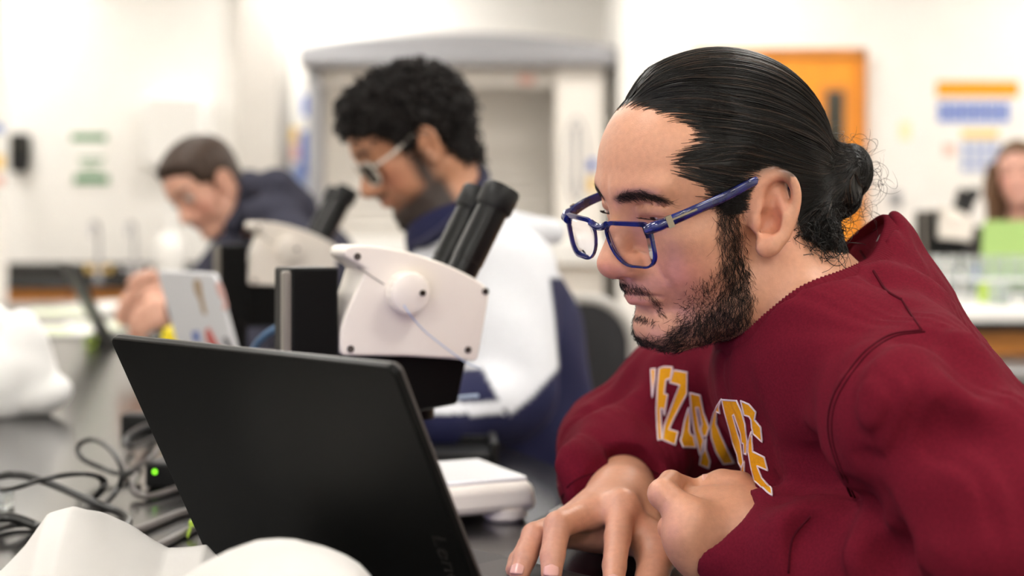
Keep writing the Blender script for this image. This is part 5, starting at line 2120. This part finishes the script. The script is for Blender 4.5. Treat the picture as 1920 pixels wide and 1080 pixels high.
def paper_ridge(name, label, cat, ridge, front, back, bulge, seed, n=90, m=46, amp=.004, soft=.5):
    """a crumpled sheet that stands up along a ridge and slopes to the bench on both sides"""
    rg = np.random.default_rng(seed)
    R0 = np.array(ridge, float)
    t = np.linspace(0, 1, len(R0))
    u = np.linspace(0, 1, n)
    A = np.stack([np.interp(u, t, R0[:, i]) for i in range(3)], 1)
    A = (1 - soft) * A + soft * spline(R0, n)
    Fp = A + np.array([0, -front, 0])
    Bp = A + np.array([0, back, 0])
    Fp[:, 2] = TZ + .002
    Bp[:, 2] = TZ + .002
    V = []
    for j in range(m):
        v = j / (m - 1) * 2 - 1
        w = abs(v)
        P = A * (1 - w) + (Fp if v < 0 else Bp) * w
        P[:, 2] += bulge * np.sin(math.pi * w) * (A[:, 2] - TZ)
        V.append(P)
    V = np.array(V)
    X = V.reshape(-1, 3)
    d = np.zeros(len(X))
    for q in range(24):
        N_ = rg.normal(0, 1, 3) * np.array([1, 1, .6])
        N_ /= np.linalg.norm(N_)
        f_ = rg.uniform(7, 22)
        d += (np.abs(((X @ N_) * f_ + rg.uniform(0, 2)) % 2 - 1) - .5) * (12 / f_)
    d = d.reshape(m, n) * amp / 2.2
    w = np.abs(np.linspace(-1, 1, m))[:, None]
    V[..., 2] = np.maximum(V[..., 2] + d * np.clip(.35 + 3.2 * w * (1 - w) * 2, 0, 2.0), TZ + .0015)
    V[..., 1] += d * 1.4
    idx = np.arange(m * n).reshape(m, n)
    F = np.stack([idx[:-1, :-1], idx[:-1, 1:], idx[1:, 1:], idx[1:, :-1]], -1).reshape(-1, 4)
    o = mesh_obj(name, V.reshape(-1, 3), F, M_BAG, angle=50)
    md = o.modifiers.new('thick', 'SOLIDIFY')
    md.thickness = .0012
    md.offset = 1
    return tag(o, label, cat)


paper_ridge('crumpled_paper', 'crumpled white paper sheet with a peaked corner in front of the cables', 'paper',
            [pt(-90, 1100, 1.04), pt(0, 1075, 1.04), pt(48, 1025, 1.04), pt(88, 968, 1.04), pt(130, 962, 1.04), pt(205, 995, 1.045), pt(310, 1036, 1.05), pt(384, 1024, 1.05), pt(420, 1060, 1.05)],
            .085, .05, .04, 3, amp=.009, soft=.06)
paper_ridge('crumpled_paper', 'crumpled rounded white paper in front of the black laptop lid', 'paper',
            [pt(290, 1120, .88), pt(330, 1075, .88), pt(386, 1030, .88), pt(440, 1002, .88), pt(492, 985, .88), pt(560, 988, .88), pt(606, 1010, .88), pt(640, 1032, .88), pt(672, 1058, .88), pt(692, 1082, .88), pt(715, 1120, .88)],
            .085, .028, .26, 8, amp=.008, soft=.4)
g = Grp(k=.02)
b0 = tb(30, 768)
YB = 2.36
for (x, y, r) in ((42, 612, .022), (40, 640, .040), (25, 690, .060), (-20, 700, .080), (0, 740, .065), (68, 735, .040), (110, 730, .020), (-70, 700, .09), (52, 690, .040), (-30, 620, .05)):
    p = pt(x, y, YB)
    p[2] = max(p[2], TZ + r * .6)
    g.ell(p, (r, r * 1.1, r), k=.018)
g.cap(pt(44, 592, YB), pt(30, 680, YB), .012, .05, k=.02)
crumple('paper_bag', 'bunched white bag standing on the bench at the left edge', 'bag', g, (-1.06, 2.18, TZ - .004), (-.69, 2.56, 1.16), .0050, .0085, 9)
# ------------------------------------------------------------------ the other people, stools and chairs
M_SKINB = mat('skin_of_others', (200, 150, 122), .5, noise=.05, nscale=120, sss=.06, attr='tint')
M_CLOTHB = mat('jacket_cloth', (220, 220, 226), .8, noise=.03, nscale=200, bump=.05, bscale=500, attr='tint', spec=.25)
M_HOODIE = mat('charcoal_hoodie', (62, 62, 74), .92, noise=.1, nscale=150, spec=.1)
M_JEANS = mat('dark_denim', (36, 42, 60), .85, noise=.15, nscale=200)
M_SHOE = mat('shoe_leather', (30, 28, 28), .5)
M_SHIRTW = mat('dark_knit', (44, 40, 40), .9)
M_HAIR2 = mat('black_curls', (24, 18, 16), .5, noise=.2, nscale=80, spec=.35)
M_HAIR3 = mat('dark_brown_hair', (58, 42, 32), .5, noise=.3, nscale=120, bump=.5, bscale=260, spec=.3)
M_HAIR4 = mat('long_brown_hair', (98, 70, 48), .5, noise=.3, nscale=60, bump=.5, bscale=120, stretch=(1, 1, .1), spec=.3)
M_CLEAR = mat('pale_clear_frame', (205, 196, 184), .2, spec=.6)
M_LENSD = lens_mat('dark_reflection_lens', (120, 112, 106), .10)  # dark tint stands in for the dark reflection on the lenses
M_RIM = mat('grey_chair_rim', (186, 182, 176), .4)
M_CUSHION = mat('black_seat', (40, 40, 43), .5)


def simple_hand(g, wrist, knuck, curl, side, s=1.0):
    """wrist, middle knuckle, direction the fingers curl to, direction towards the thumb"""
    wrist, knuck = np.array(wrist, float), np.array(knuck, float)
    d = nrm(knuck - wrist)
    sd = nrm(np.array(side, float) - d * (np.array(side, float) @ d))
    cu = nrm(curl)
    L_ = np.linalg.norm(knuck - wrist)
    for i, (o_, ln, rr) in enumerate(((.030, .040, .0095), (.010, .045, .0100), (-.010, .042, .0096), (-.028, .033, .0085))):
        k0 = wrist + d * L_ * (1 - .06 * abs(i - 1)) + sd * o_ * s
        g.cap(wrist + sd * o_ * .4, k0, .021 * s, .0135 * s, k=.015)
        p1_ = k0 + nrm(d * .8 + cu * .55) * ln * s
        p2_ = p1_ + nrm(d * .2 + cu) * ln * .62 * s
        p3_ = p2_ + nrm(-d * .25 + cu) * ln * .45 * s
        g.chain([k0, p1_, p2_, p3_], [.0115 * s, rr * s, rr * .9 * s, rr * .8 * s], k=.005, k2=.002)
    t0 = wrist + d * L_ * .25 + sd * .022 * s
    t1 = t0 + nrm(d * .5 + sd + cu * .3) * .045 * s
    t2 = t1 + nrm(d + sd * .3 + cu * .5) * .034 * s
    t3 = t2 + nrm(d + cu * .6) * .026 * s
    g.chain([t0, t1, t2, t3], [.018 * s, .0145 * s, .0118 * s, .0095 * s], k=.010, k2=.003)


def side_ear(hO, R, sc=1.0):
    out = []
    for sg in (1, -1):
        o = hO + R @ (np.array([.018, .078 * sg, 0]) * sc)
        n_ = nrm(R @ np.array([.25, .95 * sg, .05]))
        b_ = nrm(-R[:, 0] - n_ * (-R[:, 0] @ n_))
        u_ = np.cross(n_, b_) * (1 if np.cross(n_, b_) @ R[:, 2] > 0 else -1)
        g = Grp(k=.006)
        Q = lambda a, b, c: o + b_ * a * sc + u_ * b * sc + n_ * c * sc
        g.ell(Q(.012, .008, .003), np.array([.016, .026, .006]) * sc, np.stack([b_, u_, n_], 1))
        g.chain(spline([Q(0, .0, .004), Q(-.001, .016, .006), Q(.008, .034, .009), Q(.020, .036, .011), Q(.028, .024, .012), Q(.027, .006, .011), Q(.020, -.012, .009), Q(.010, -.020, .006)], 18),
                np.full(18, .0040 * sc), k=.004)
        g.ell(Q(.009, -.016, .006), np.array([.008, .009, .005]) * sc, np.stack([b_, u_, n_], 1), k=.006)
        g.ell(Q(.012, .004, .010), np.array([.008, .012, .007]) * sc, np.stack([b_, u_, n_], 1), op=-1, k=.004)
        out.append(g)
    return out


def face_tint(V, g, base, beard=0.0, lips=(176, 100, 96), brow=(40, 28, 22)):
    Q = g.loc(np.asarray(V))
    x, y, z = Q[:, 0], Q[:, 1], Q[:, 2]
    on = (np.linalg.norm(Q, axis=1) < .155) & (x > -.02)
    c = np.tile(np.array(lin(base)[:3]), (len(V), 1))

    def bl(w, rgb):
        nonlocal c
        w = np.clip(w, 0, 1) * on
        c = c * (1 - w[:, None]) + np.array(lin(rgb)[:3]) * w[:, None]
    bl(.45 * np.exp(-((x - .07) / .03) ** 2 - ((y - .045) / .02) ** 2 - ((z + .01) / .025) ** 2), (206, 120, 104))
    bl(.6 * np.exp(-((x - .095) / .012) ** 2 - ((y) / .022) ** 2 - ((z + .041) / .009) ** 2), lips)
    bl(.85 * np.exp(-((z - .050 + .15 * np.abs(y - .03)) / .0045) ** 2) * (y > .010) * (y < .050) * (x > .06), brow)
    bl(.9 * np.exp(-((z - .0215) / .0035) ** 2) * (y > .018) * (y < .046) * (x > .078), (40, 28, 24))
    if beard:
        w = sstep(-.028, -.052, z + .30 * np.clip(x - .03, 0, 1)) * sstep(-.005, .02, x) * (z > -.12)
        w = np.maximum(w, sstep(.020, .0, z) * np.exp(-((x - .030) / .016) ** 2) * (y > .03))
        w = np.maximum(w, .8 * np.exp(-((z + .030) / .006) ** 2) * (x > .08) * (y < .028))
        w = np.maximum(w, 1.0 * np.exp(-((z + .085) / .016) ** 2) * (x > .05) * (y < .03))
        w *= 1 - .9 * np.exp(-((x - .095) / .012) ** 2 - ((y) / .022) ** 2 - ((z + .041) / .007) ** 2)
        bl(beard * w, (30, 22, 20))
    return c


def eyes(g, R, O, parent, sc=1.0):
    for sg in (1, -1):
        c0 = O + R @ (np.array([.0757, .031 * sg, .0255]) * sc)
        prof = [(0, -.0132 * sc)] + [(.0132 * sc * math.sin(a), -.0132 * sc * math.cos(a)) for a in np.linspace(.2, math.pi - .2, 12)] + [(0, .0132 * sc)]
        mb = MB().lathe(prof, c0, nrm(R @ np.array([.93, 0, -.36])), 16)
        V = np.vstack(mb.v)
        a = np.arccos(np.clip(((V - c0) @ nrm(R @ np.array([.93, 0, -.36]))) / (.0132 * sc), -1, 1))
        c = np.tile(np.array(lin((205, 196, 190))[:3]), (len(V), 1))
        c[a < .5] = lin((46, 30, 22))[:3]
        mesh_obj('eye', V, mb.f, M_EYE, parent, attrs={'tint': c})


def stool(x, y, label, h=.66, group='lab stools', back=None):
    t = thing('lab_stool', label, 'stool', (x, y, 0), 0, group)
    MB().lathe([(0, h - .045), (.155, h - .045), (.175, h - .035), (.178, h - .012), (.165, h), (0, h + .002)], (x, y, 0), (0, 0, 1), 30).build('seat', M_CUSHION, t)
    for i in range(4):
        a = math.pi / 4 + i * math.pi / 2
        c, s = math.cos(a), math.sin(a)
        MB().tube([(x + c * .11, y + s * .11, h - .045), (x + c * .17, y + s * .17, .30), (x + c * .21, y + s * .21, .0)], .011, 8).build('leg', M_STEEL, t)
    MB().tube([(x + .178 * math.cos(a), y + .178 * math.sin(a), .24) for a in np.linspace(0, 2 * math.pi, 28, endpoint=False)], .009, 8, close=True).build('foot_ring', M_STEEL, t)
    if back is not None:
        bd = nrm(back)
        sd = np.array([-bd[1], bd[0], 0])
        for s in (-1, 1):
            MB().tube(spline([np.array([x, y, h - .03]) + bd * .10 + sd * s * .14, np.array([x, y, h + .02]) + bd * .18 + sd * s * .15, np.array([x, y, h + .20]) + bd * .20 + sd * s * .16], 12), .010, 8).build('back_post', M_STEEL, t)
        P = rrect(-.200, .200, h + .10, h + .46, (.09, .09, .04, .04), 8)
        MB().prism(P, np.array([x, y, 0]) + bd * .195, sd, (0, 0, 1), bd, 0, .012).build('backrest', M_CUSHION, t, bevel=.004)
        MB().tube([np.array([x, y, 0]) + bd * .201 + sd * a + np.array([0, 0, b]) for a, b in P], .0120, 8, close=True).build('back_rim', M_RIM, t)
    return t


def legs(hip_l, hip_r, knee_l, knee_r, foot_l, foot_r, parent, m=None, h=.009):
    g = Grp(k=.03)
    g.chain([hip_l, knee_l, np.array(foot_l) + np.array([0, 0, .09])], [.092, .064, .052], k=.04)
    g.chain([hip_r, knee_r, np.array(foot_r) + np.array([0, 0, .09])], [.092, .064, .052], k=.04)
    g.cap(hip_l, hip_r, .12, .12, k=.05)
    A = np.array([hip_l, hip_r, knee_l, knee_r, foot_l, foot_r], float)
    V, F = Model([g]).mesh(A.min(0) - .16, A.max(0) + .16, h)
    mesh_obj('trousers', V, F, m or M_JEANS, parent)
    for f_, kn in ((foot_l, knee_l), (foot_r, knee_r)):
        f_ = np.array(f_, float)
        d = nrm((np.array(kn) - np.array(hip_l)) * np.array([1, 1, 0]))
        g = Grp(k=.02)
        g.cap(f_ + np.array([0, 0, .045]) - d * .04, f_ + np.array([0, 0, .04]) + d * .13, .043, .038).cap(f_ + np.array([0, 0, .09]), f_ + np.array([0, 0, .05]), .045, .045)
        V, F = Model([g], lambda P, q: np.maximum(q, .002 - P[:, 2])).mesh(f_ - np.array([.22, .22, .02]), f_ + np.array([.22, .22, .16]), .010)
        mesh_obj('shoe', V, F, M_SHOE, parent)


# ---- man in the white and navy jacket
p2 = thing('person', 'curly haired man with pale glasses and white and navy jacket looking down a microscope', 'person', (.06, 2.36, 0))
R2 = frame(17, 30, 0)
O2 = pt(797, 288, 2.27) - R2[:, 1] * .080 - R2[:, 0] * .018
h2 = head_group(O2, R2, 1.02, .3)
NB2 = pt(848, 415, 2.34)
nk = Grp(k=.03).cap(O2 + R2 @ np.array([-.03, 0, -.03]), NB2, .049, .052)
CH2, HP2 = pt(918, 640, 2.36), pt(978, 900, 2.38)
SL2, EL2, WL2 = pt(955, 515, 2.20), pt(958, 745, 2.11), pt(830, 790, 2.00)
SR2, ER2, WR2 = pt(872, 500, 2.54), pt(800, 735, 2.56), pt(700, 720, 2.36)
tk = Grp(k=.03)
tk.cap(NB2, CH2, .06, .10, k=.03).cap(CH2, HP2, .11, .12, k=.04).chain([SL2, EL2, WL2], [.05, .04, .03], k=.03).chain([SR2, ER2, WR2], [.05, .04, .03], k=.03)
hd = Grp(k=.012)
simple_hand(hd, WL2, WL2 + np.array([-.085, -.02, -.02]), (-.3, 0, -1), (-.2, -.2, .6))
simple_hand(hd, WR2, WR2 + np.array([-.08, -.03, -.01]), (-.3, 0, -1), (-.2, -.2, .6))
V, F = Model([h2, nk, tk, hd] + side_ear(O2, R2)).mesh((-.50, 1.84, .60), (.26, 2.72, 1.56), .0042)
mesh_obj('body', V, F, M_SKINB, p2, attrs={'tint': face_tint(V, h2, (192, 136, 104), .97, brow=(24, 18, 16))})
eyes(h2, R2, O2, p2)
CURLP = [(.120, .30), (.106, .085), (.088, .072), (.066, .058), (.050, .030), (.040, .012), (.026, .012), (.010, .034), (-.012, .030), (-.022, -.015), (-.040, -.050), (-.07, -.060), (-.20, -.05), (-.20, .30)]


def post2(P, d):
    Q = h2.loc(P)
    sd = poly_sd(CURLP, Q[:, [0, 2]])
    up = sstep(-.02, .06, Q[:, 2]) * .004
    return d - np.clip(sd * .9, -.004, .005 + up + .009 * sstep(.0, .09, Q[:, 0])) - .003 * np.sin(Q[:, 0] * 260) * np.sin(Q[:, 1] * 250) * np.sin(Q[:, 2] * 270)


hm2 = Model([h2, nk], post2)
V, F = hm2.mesh(O2 - .19, O2 + .21, .0048)
Q = h2.loc(V)
ok = poly_sd(CURLP, Q[:, [0, 2]]) > .0005
F = F[ok[F].all(1)]
mesh_obj('hair', V, F, M_HAIR2, p2)
C = random_on(V, F, 2000)
rg = np.random.default_rng(3)
n = len(C)
N_ = C - (O2 + R2 @ np.array([0, 0, .03]))
N_ /= np.linalg.norm(N_, axis=1)[:, None]
t = np.linspace(0, 1, 13)
D = N_ * .6 + rg.normal(0, .7, (n, 3))
D /= np.linalg.norm(D, axis=1)[:, None]
d1 = np.cross(D, rg.normal(0, 1, (n, 3)))
d1 /= np.linalg.norm(d1, axis=1)[:, None]
d2 = np.cross(D, d1)
ln = rg.uniform(.010, .024, (n, 1, 1))
rad = rg.uniform(.0040, .0072, (n, 1, 1))
a = rg.uniform(0, 6, (n, 1)) + t[None] * rg.uniform(7, 13, (n, 1))
S = C[:, None] - N_[:, None] * .004 + D[:, None] * t[None, :, None] * ln + rad * (np.cos(a)[..., None] * d1[:, None] + np.sin(a)[..., None] * d2[:, None])
Vc, Fc = strands_geo(S, np.full(S.shape[:2], .0018))
o = mesh_obj('curls', Vc, Fc, M_HAIR2, p2)
o['kind'] = 'stuff'
# goatee
g2 = Grp(O2, R2, False)
g2.ell((.080, 0, -.090), (.019, .022, .017))
V, F = Model([g2]).mesh(O2 - .14, O2 + .14, .004)
mesh_obj('goatee', V, F, M_HAIR2, p2)
gm = bpy.data.objects.new('glasses', None)
COL.objects.link(gm)
gm.parent = p2
gm['label'] = 'pale clear framed glasses'
W2 = lambda x, y, z: O2 + R2 @ np.array([x, y, z])
fm2 = MB()
for s in (-1, 1):
    P = rrect(.010, .060, -.020, .020, (.012, .014, .016, .016), 6)
    fm2.tube([W2(.108 - .010 * (b[0] / .06) ** 2 + .15 * b[1], s * b[0], .012 + b[1]) for b in P], .0022, 6, close=True)
    mesh_obj('lens', [W2(.108 - .010 * (b[0] / .06) ** 2 + .15 * b[1] + e, s * b[0], .012 + b[1]) for e in (0, -.001) for b in P],
             [tuple(range(len(P))), tuple(range(len(P), 2 * len(P)))[::-1]] + [(i, (i + 1) % len(P), len(P) + (i + 1) % len(P), len(P) + i) for i in range(len(P))], M_LENSD, gm)
    MB().tube(spline([W2(.098, s * .062, .020), W2(.094, s * .070, .022), W2(.060, s * .080, .026), W2(.015, s * .085, .036), W2(-.012, s * .086, .020)], 16), .0027, 6).build('temple', M_CLEAR, gm)
fm2.tube([W2(.109, y_, .016) for y_ in (-.011, -.004, .004, .011)], .002, 6)
fm2.build('frame', M_CLEAR, gm)
# jacket
jk = Grp(k=.02)
jk.cap(NB2 + np.array([.01, 0, -.03]), CH2, .085, .145, k=.04).cap(pt(874, 372, 2.38), pt(905, 430, 2.38), .040, .06, k=.03).ell(CH2, (.115, .19, .20), k=.05).cap(CH2, HP2, .145, .15, k=.05)
jk.chain([SL2, EL2 * .5 + SL2 * .5, EL2], [.075, .074, .066], k=.04).chain([EL2, WL2], [.066, .048], k=.01)
jk.chain([SR2, ER2], [.075, .064], k=.04).chain([ER2, WR2], [.064, .048], k=.01)
jk.cap(pt(985, 430, 2.36), pt(1036, 436, 2.42), .028, .022, k=.02)
jk.cap(O2 + R2 @ np.array([-.05, 0, -.03]), NB2, .054, .058, op=-1, k=.01)


def jpost(P, d):
    return d + .0035 * np.sin(38 * (P[:, 0] + .8 * P[:, 2])) * np.sin(27 * P[:, 1] + 11 * P[:, 2])


jm = Model([jk], jpost)
V, F = jm.mesh((-.30, 1.88, .70), (.34, 2.74, 1.32), .006)
q = proj(V)
WHITE2 = [(740, 520), (800, 446), (845, 428), (912, 360), (1000, 380), (1060, 420), (1056, 520), (1030, 520), (1040, 600), (1047, 690), (1000, 742), (957, 777), (930, 740), (905, 690), (860, 694), (760, 660)]
navy = np.array(lin((30, 32, 66))[:3])
whi = np.array(lin((226, 228, 234))[:3])
w = sstep(-3, 3, poly_sd(WHITE2, q))[:, None]
stripe = (np.abs(q[:, 1] - (766 + .000 * q[:, 0])) < 11) & (q[:, 0] > 800) & (q[:, 0] < 945)
jc = navy * (1 - w) + whi * w
jc[stripe] = whi
jack = mesh_obj('jacket', V, F, M_CLOTHB, p2, attrs={'tint': jc})
ca = MB()
RPc = [(888, 322, 2.44), (900, 345, 2.34), (884, 380, 2.26), (845, 420, 2.25), (803, 450, 2.28), (778, 440, 2.36), (800, 400, 2.44), (850, 350, 2.47)]
P = spline([pt(*p) for p in RPc], 60, close=True)
Vt, Ft = tube_geo(P, .020, 10, close=True, flat=.5, up=nrm([-.6, 0, .8]))
M_NAVY = mat('navy_cloth', (32, 33, 62), .85)
mesh_obj('collar', Vt, Ft, M_NAVY, jack)
legs(HP2 + np.array([0, -.09, -.08]), HP2 + np.array([0, .09, -.08]), (-.36, 2.24, .62), (-.38, 2.46, .62), (-.30, 2.22, .26), (-.32, 2.46, .26), p2) if False else \
    legs(HP2 + np.array([.02, -.09, -.10]), HP2 + np.array([.02, .09, -.10]), (-.26, 2.24, .64), (-.28, 2.50, .64), (-.20, 2.24, .0), (-.22, 2.48, .0), p2)
stool(HP2[0] + .03, HP2[1], 'round black stool under the man in the white and navy jacket', .58)

# ---- man in the charcoal hoodie
pt3 = lambda x, y, Y: pt(x, y, Y * 1.10)
p3 = thing('person', 'short haired man in a charcoal hoodie bending over clasped hands at the back', 'person', (-.41, 3.55, 0))
R3 = frame(50, 35, -14)
O3 = pt3(420, 352, 3.02) - R3[:, 1] * .080 - R3[:, 0] * .018
h3 = head_group(O3, R3, .95, .5)
NB3 = pt3(505, 436, 3.20)
nk = Grp(k=.03).cap(O3 + R3 @ np.array([-.03, 0, -.03]), NB3, .052, .045)
CH3, HP3 = pt3(560, 520, 3.16), pt3(680, 720, 3.20)
SL3, EL3, WL3 = pt3(540, 462, 2.98), pt3(440, 668, 2.80), pt3(348, 580, 2.84)
SR3, ER3, WR3 = pt3(470, 450, 3.34), pt3(345, 610, 3.20), pt3(322, 548, 3.0)
tk = Grp(k=.03)
tk.cap(NB3, CH3, .035, .08, k=.03).cap(CH3, HP3, .11, .12, k=.04).chain([CH3, EL3, WL3], [.04, .036, .03], k=.03).chain([CH3, ER3, WR3], [.04, .036, .03], k=.03)
hd = Grp(k=.012)
simple_hand(hd, WL3, WL3 + np.array([-.075, -.01, -.01]), (-.2, .3, -.8), (-.1, .2, 1), .88)
simple_hand(hd, WR3, WR3 + np.array([-.065, -.04, -.01]), (-.3, -.2, -.9), (-.1, -.2, 1), .88)
V, F = Model([h3, nk, tk, hd] + side_ear(O3, R3)).mesh((-1.12, 2.95, .60), (-.14, 3.98, 1.50), .005)
mesh_obj('body', V, F, M_SKINB, p3, attrs={'tint': face_tint(V, h3, (226, 172, 148), 0, brow=(96, 70, 56))})
eyes(h3, R3, O3, p3)
SHORTP = [(.120, .30), (.098, .100), (.076, .084), (.062, .066), (.055, .040), (.036, .028), (.028, -.002), (.018, .026), (.000, .034), (-.016, .020), (-.024, -.020), (-.045, -.050), (-.07, -.055), (-.20, -.05), (-.20, .30)]


def post3(P, d):
    Q = h3.loc(P)
    sd = poly_sd(SHORTP, Q[:, [0, 2]])
    return d - np.clip(sd * .8, -.004, .006 + .010 * sstep(.02, .11, Q[:, 2])) - .001 * np.sin(Q[:, 0] * 300) * np.sin(Q[:, 1] * 320)


V, F = Model([h3, nk], post3).mesh(O3 - .16, O3 + .19, .005)
Q = h3.loc(V)
ok = poly_sd(SHORTP, Q[:, [0, 2]]) > 0
mesh_obj('hair', V, F[ok[F].all(1)], M_HAIR3, p3)
hk = Grp(k=.02)
hk.cap(NB3 + np.array([.02, 0, -.04]), CH3, .09, .14, k=.05).ell(CH3, (.12, .18, .16), k=.05).cap(CH3, HP3, .14, .15, k=.05)
hk.chain([SL3, EL3], [.080, .066], k=.05).chain([EL3, WL3], [.066, .046], k=.01).chain([SR3, ER3], [.078, .062], k=.05).chain([ER3, WR3], [.060, .046], k=.01)
for a, b, r in (((455, 350, 3.08), (520, 352, 3.02), .036), ((520, 352, 3.02), (560, 392, 3.06), .040), ((520, 350, 3.2), (560, 390, 3.2), .045), ((440, 385, 3.2), (470, 345, 3.25), .036), ((455, 350, 3.08), (440, 420, 3.04), .026)):
    hk.cap(pt3(*a), pt3(*b), r, r * 1.1, k=.02)
hk.cap(O3 + R3 @ np.array([-.04, 0, -.02]), NB3, .062, .040, op=-1, k=.012)
hk.ell(O3 + R3 @ np.array([.03, 0, .01]), (.095, .085, .10), op=-1, k=.015)
hk.cap(pt3(478, 402, 2.97), pt3(530, 398, 3.0), .034, .042, k=.02)
V, F = Model([hk], jpost).mesh((-1.02, 2.96, .70), (-.10, 4.02, 1.46), .007)
mesh_obj('hoodie', V, F, M_HOODIE, p3)
legs(HP3 + np.array([.02, -.09, -.08]), HP3 + np.array([.02, .09, -.08]), (-.80, 3.44, .64), (-.82, 3.72, .64), (-.74, 3.44, .0), (-.76, 3.72, .0), p3)
stool(HP3[0] + .04, HP3[1], 'round black stool under the man in the charcoal hoodie', .58)
stool(.030, 2.92, 'black backed chair with a grey rim behind the white and navy jacket', .625, 'chairs by the bench', (0, -1, 0))['category'] = 'chair'

# ---- woman with long hair
p4 = thing('person', 'long haired woman in a dark top sitting behind the green laptop', 'person', (1.80, 5.62, 0))
R4 = frame(62, 8, -4)
O4 = pt(1912, 330, 5.22)
h4 = head_group(O4, R4, .94, 0)
NB4 = O4 + np.array([.02, .06, -.20])
HP4 = np.array([O4[0] + .02, 5.62, .60])
nk = Grp(k=.03).cap(O4 + R4 @ np.array([-.03, 0, -.03]), NB4, .048, .05)
tk = Grp(k=.03)
SLw, SRw = NB4 + np.array([.17, .03, -.05]), NB4 + np.array([-.16, .03, -.05])
tk.cap(NB4, HP4, .07, .11, k=.03)
for s_, e_, w_2 in ((SLw, SLw + np.array([.05, -.05, -.24]), SLw + np.array([-.04, -.26, -.20])), (SRw, SRw + np.array([-.05, -.05, -.24]), SRw + np.array([.06, -.24, -.21]))):
    tk.chain([s_, e_, w_2], [.042, .034, .025], k=.03)
hd = Grp(k=.012)
simple_hand(hd, SLw + np.array([-.04, -.26, -.20]), SLw + np.array([-.06, -.33, -.20]), (0, -.3, -1), (-1, 0, .2), .9)
simple_hand(hd, SRw + np.array([.06, -.24, -.21]), SRw + np.array([.08, -.31, -.21]), (0, -.3, -1), (1, 0, .2), .9)
V, F = Model([h4, nk, tk, hd] + side_ear(O4, R4, .94)).mesh((1.50, 4.9, .60), (2.25, 5.80, 1.58), .007)
mesh_obj('body', V, F, M_SKINB, p4, attrs={'tint': face_tint(V, h4, (222, 168, 150), 0, brow=(90, 64, 50))})
eyes(h4, R4, O4, p4, .94)
LONGP = [(.120, .30), (.086, .092), (.070, .080), (.052, .060), (.040, .020), (.030, -.03), (.02, -.09), (-.2, -.09), (-.20, .30)]


def post4(P, d):
    Q = h4.loc(P)
    sd = poly_sd(LONGP, Q[:, [0, 2]])
    return d - np.clip(sd * .9, -.004, .012) - .0015 * np.sin(Q[:, 1] * 300)


hl4 = Grp(k=.015)
for s_ in (-1, 1):
    for j, (a_, b_) in enumerate(((.035, .078), (.010, .086), (-.03, .080), (-.06, .05))):
        p0 = O4 + R4 @ np.array([a_, s_ * b_, .03])
        hl4.chain([p0, p0 + np.array([.004 * s_, .0, -.09]) + R4 @ np.array([.012, s_ * .010, 0]), p0 + np.array([.0, .0, -.19]) + R4 @ np.array([.03, s_ * .004, 0]), p0 + np.array([0, .0, -.27]) + R4 @ np.array([.035, -s_ * .010, 0])], [.018, .024, .024, .012], k=.012)
hl4.k = .012
V, F = Model([h4, nk, hl4], post4).mesh(O4 - np.array([.20, .20, .34]), O4 + .22, .007)
Q = h4.loc(V)
ok = (poly_sd(LONGP, Q[:, [0, 2]]) > 0) | (hl4.ev(V, None) < .006)
mesh_obj('hair', V, F[ok[F].all(1)], M_HAIR4, p4)
tk2 = Grp(k=.02)
tk2.cap(NB4 + np.array([0, 0, -.06]), HP4, .10, .15, k=.05).cap(SLw, SRw, .062, .062, k=.05)
for s_, e_, w_2 in ((SLw, SLw + np.array([.05, -.05, -.24]), SLw + np.array([-.04, -.26, -.20])), (SRw, SRw + np.array([-.05, -.05, -.24]), SRw + np.array([.06, -.24, -.21]))):
    tk2.chain([s_, e_, w_2], [.060, .050, .040], k=.03)
V, F = Model([tk2]).mesh((1.48, 4.95, .45), (2.28, 5.85, 1.34), .009)
mesh_obj('dark_top', V, F, M_SHIRTW, p4)
legs(HP4 + np.array([-.08, 0, -.02]), HP4 + np.array([.08, 0, -.02]), HP4 + np.array([-.12, -.20, -.04]) , HP4 + np.array([.12, -.20, -.04]), (HP4[0] - .12, 5.45, 0), (HP4[0] + .12, 5.45, 0), p4)
stool(HP4[0], HP4[1] + .02, 'round black stool under the long haired woman', .48)

# ---- lower half and stool of the man in maroon
HPm = np.array([.62, 1.22, .70])
legs(HPm + np.array([0, -.10, -.04]), HPm + np.array([0, .10, -.04]), (.24, 1.06, .66), (.22, 1.36, .66), (.30, 1.06, 0), (.28, 1.38, 0), man)
stool(.66, 1.22, 'round black stool under the man in the maroon sweatshirt', .60)
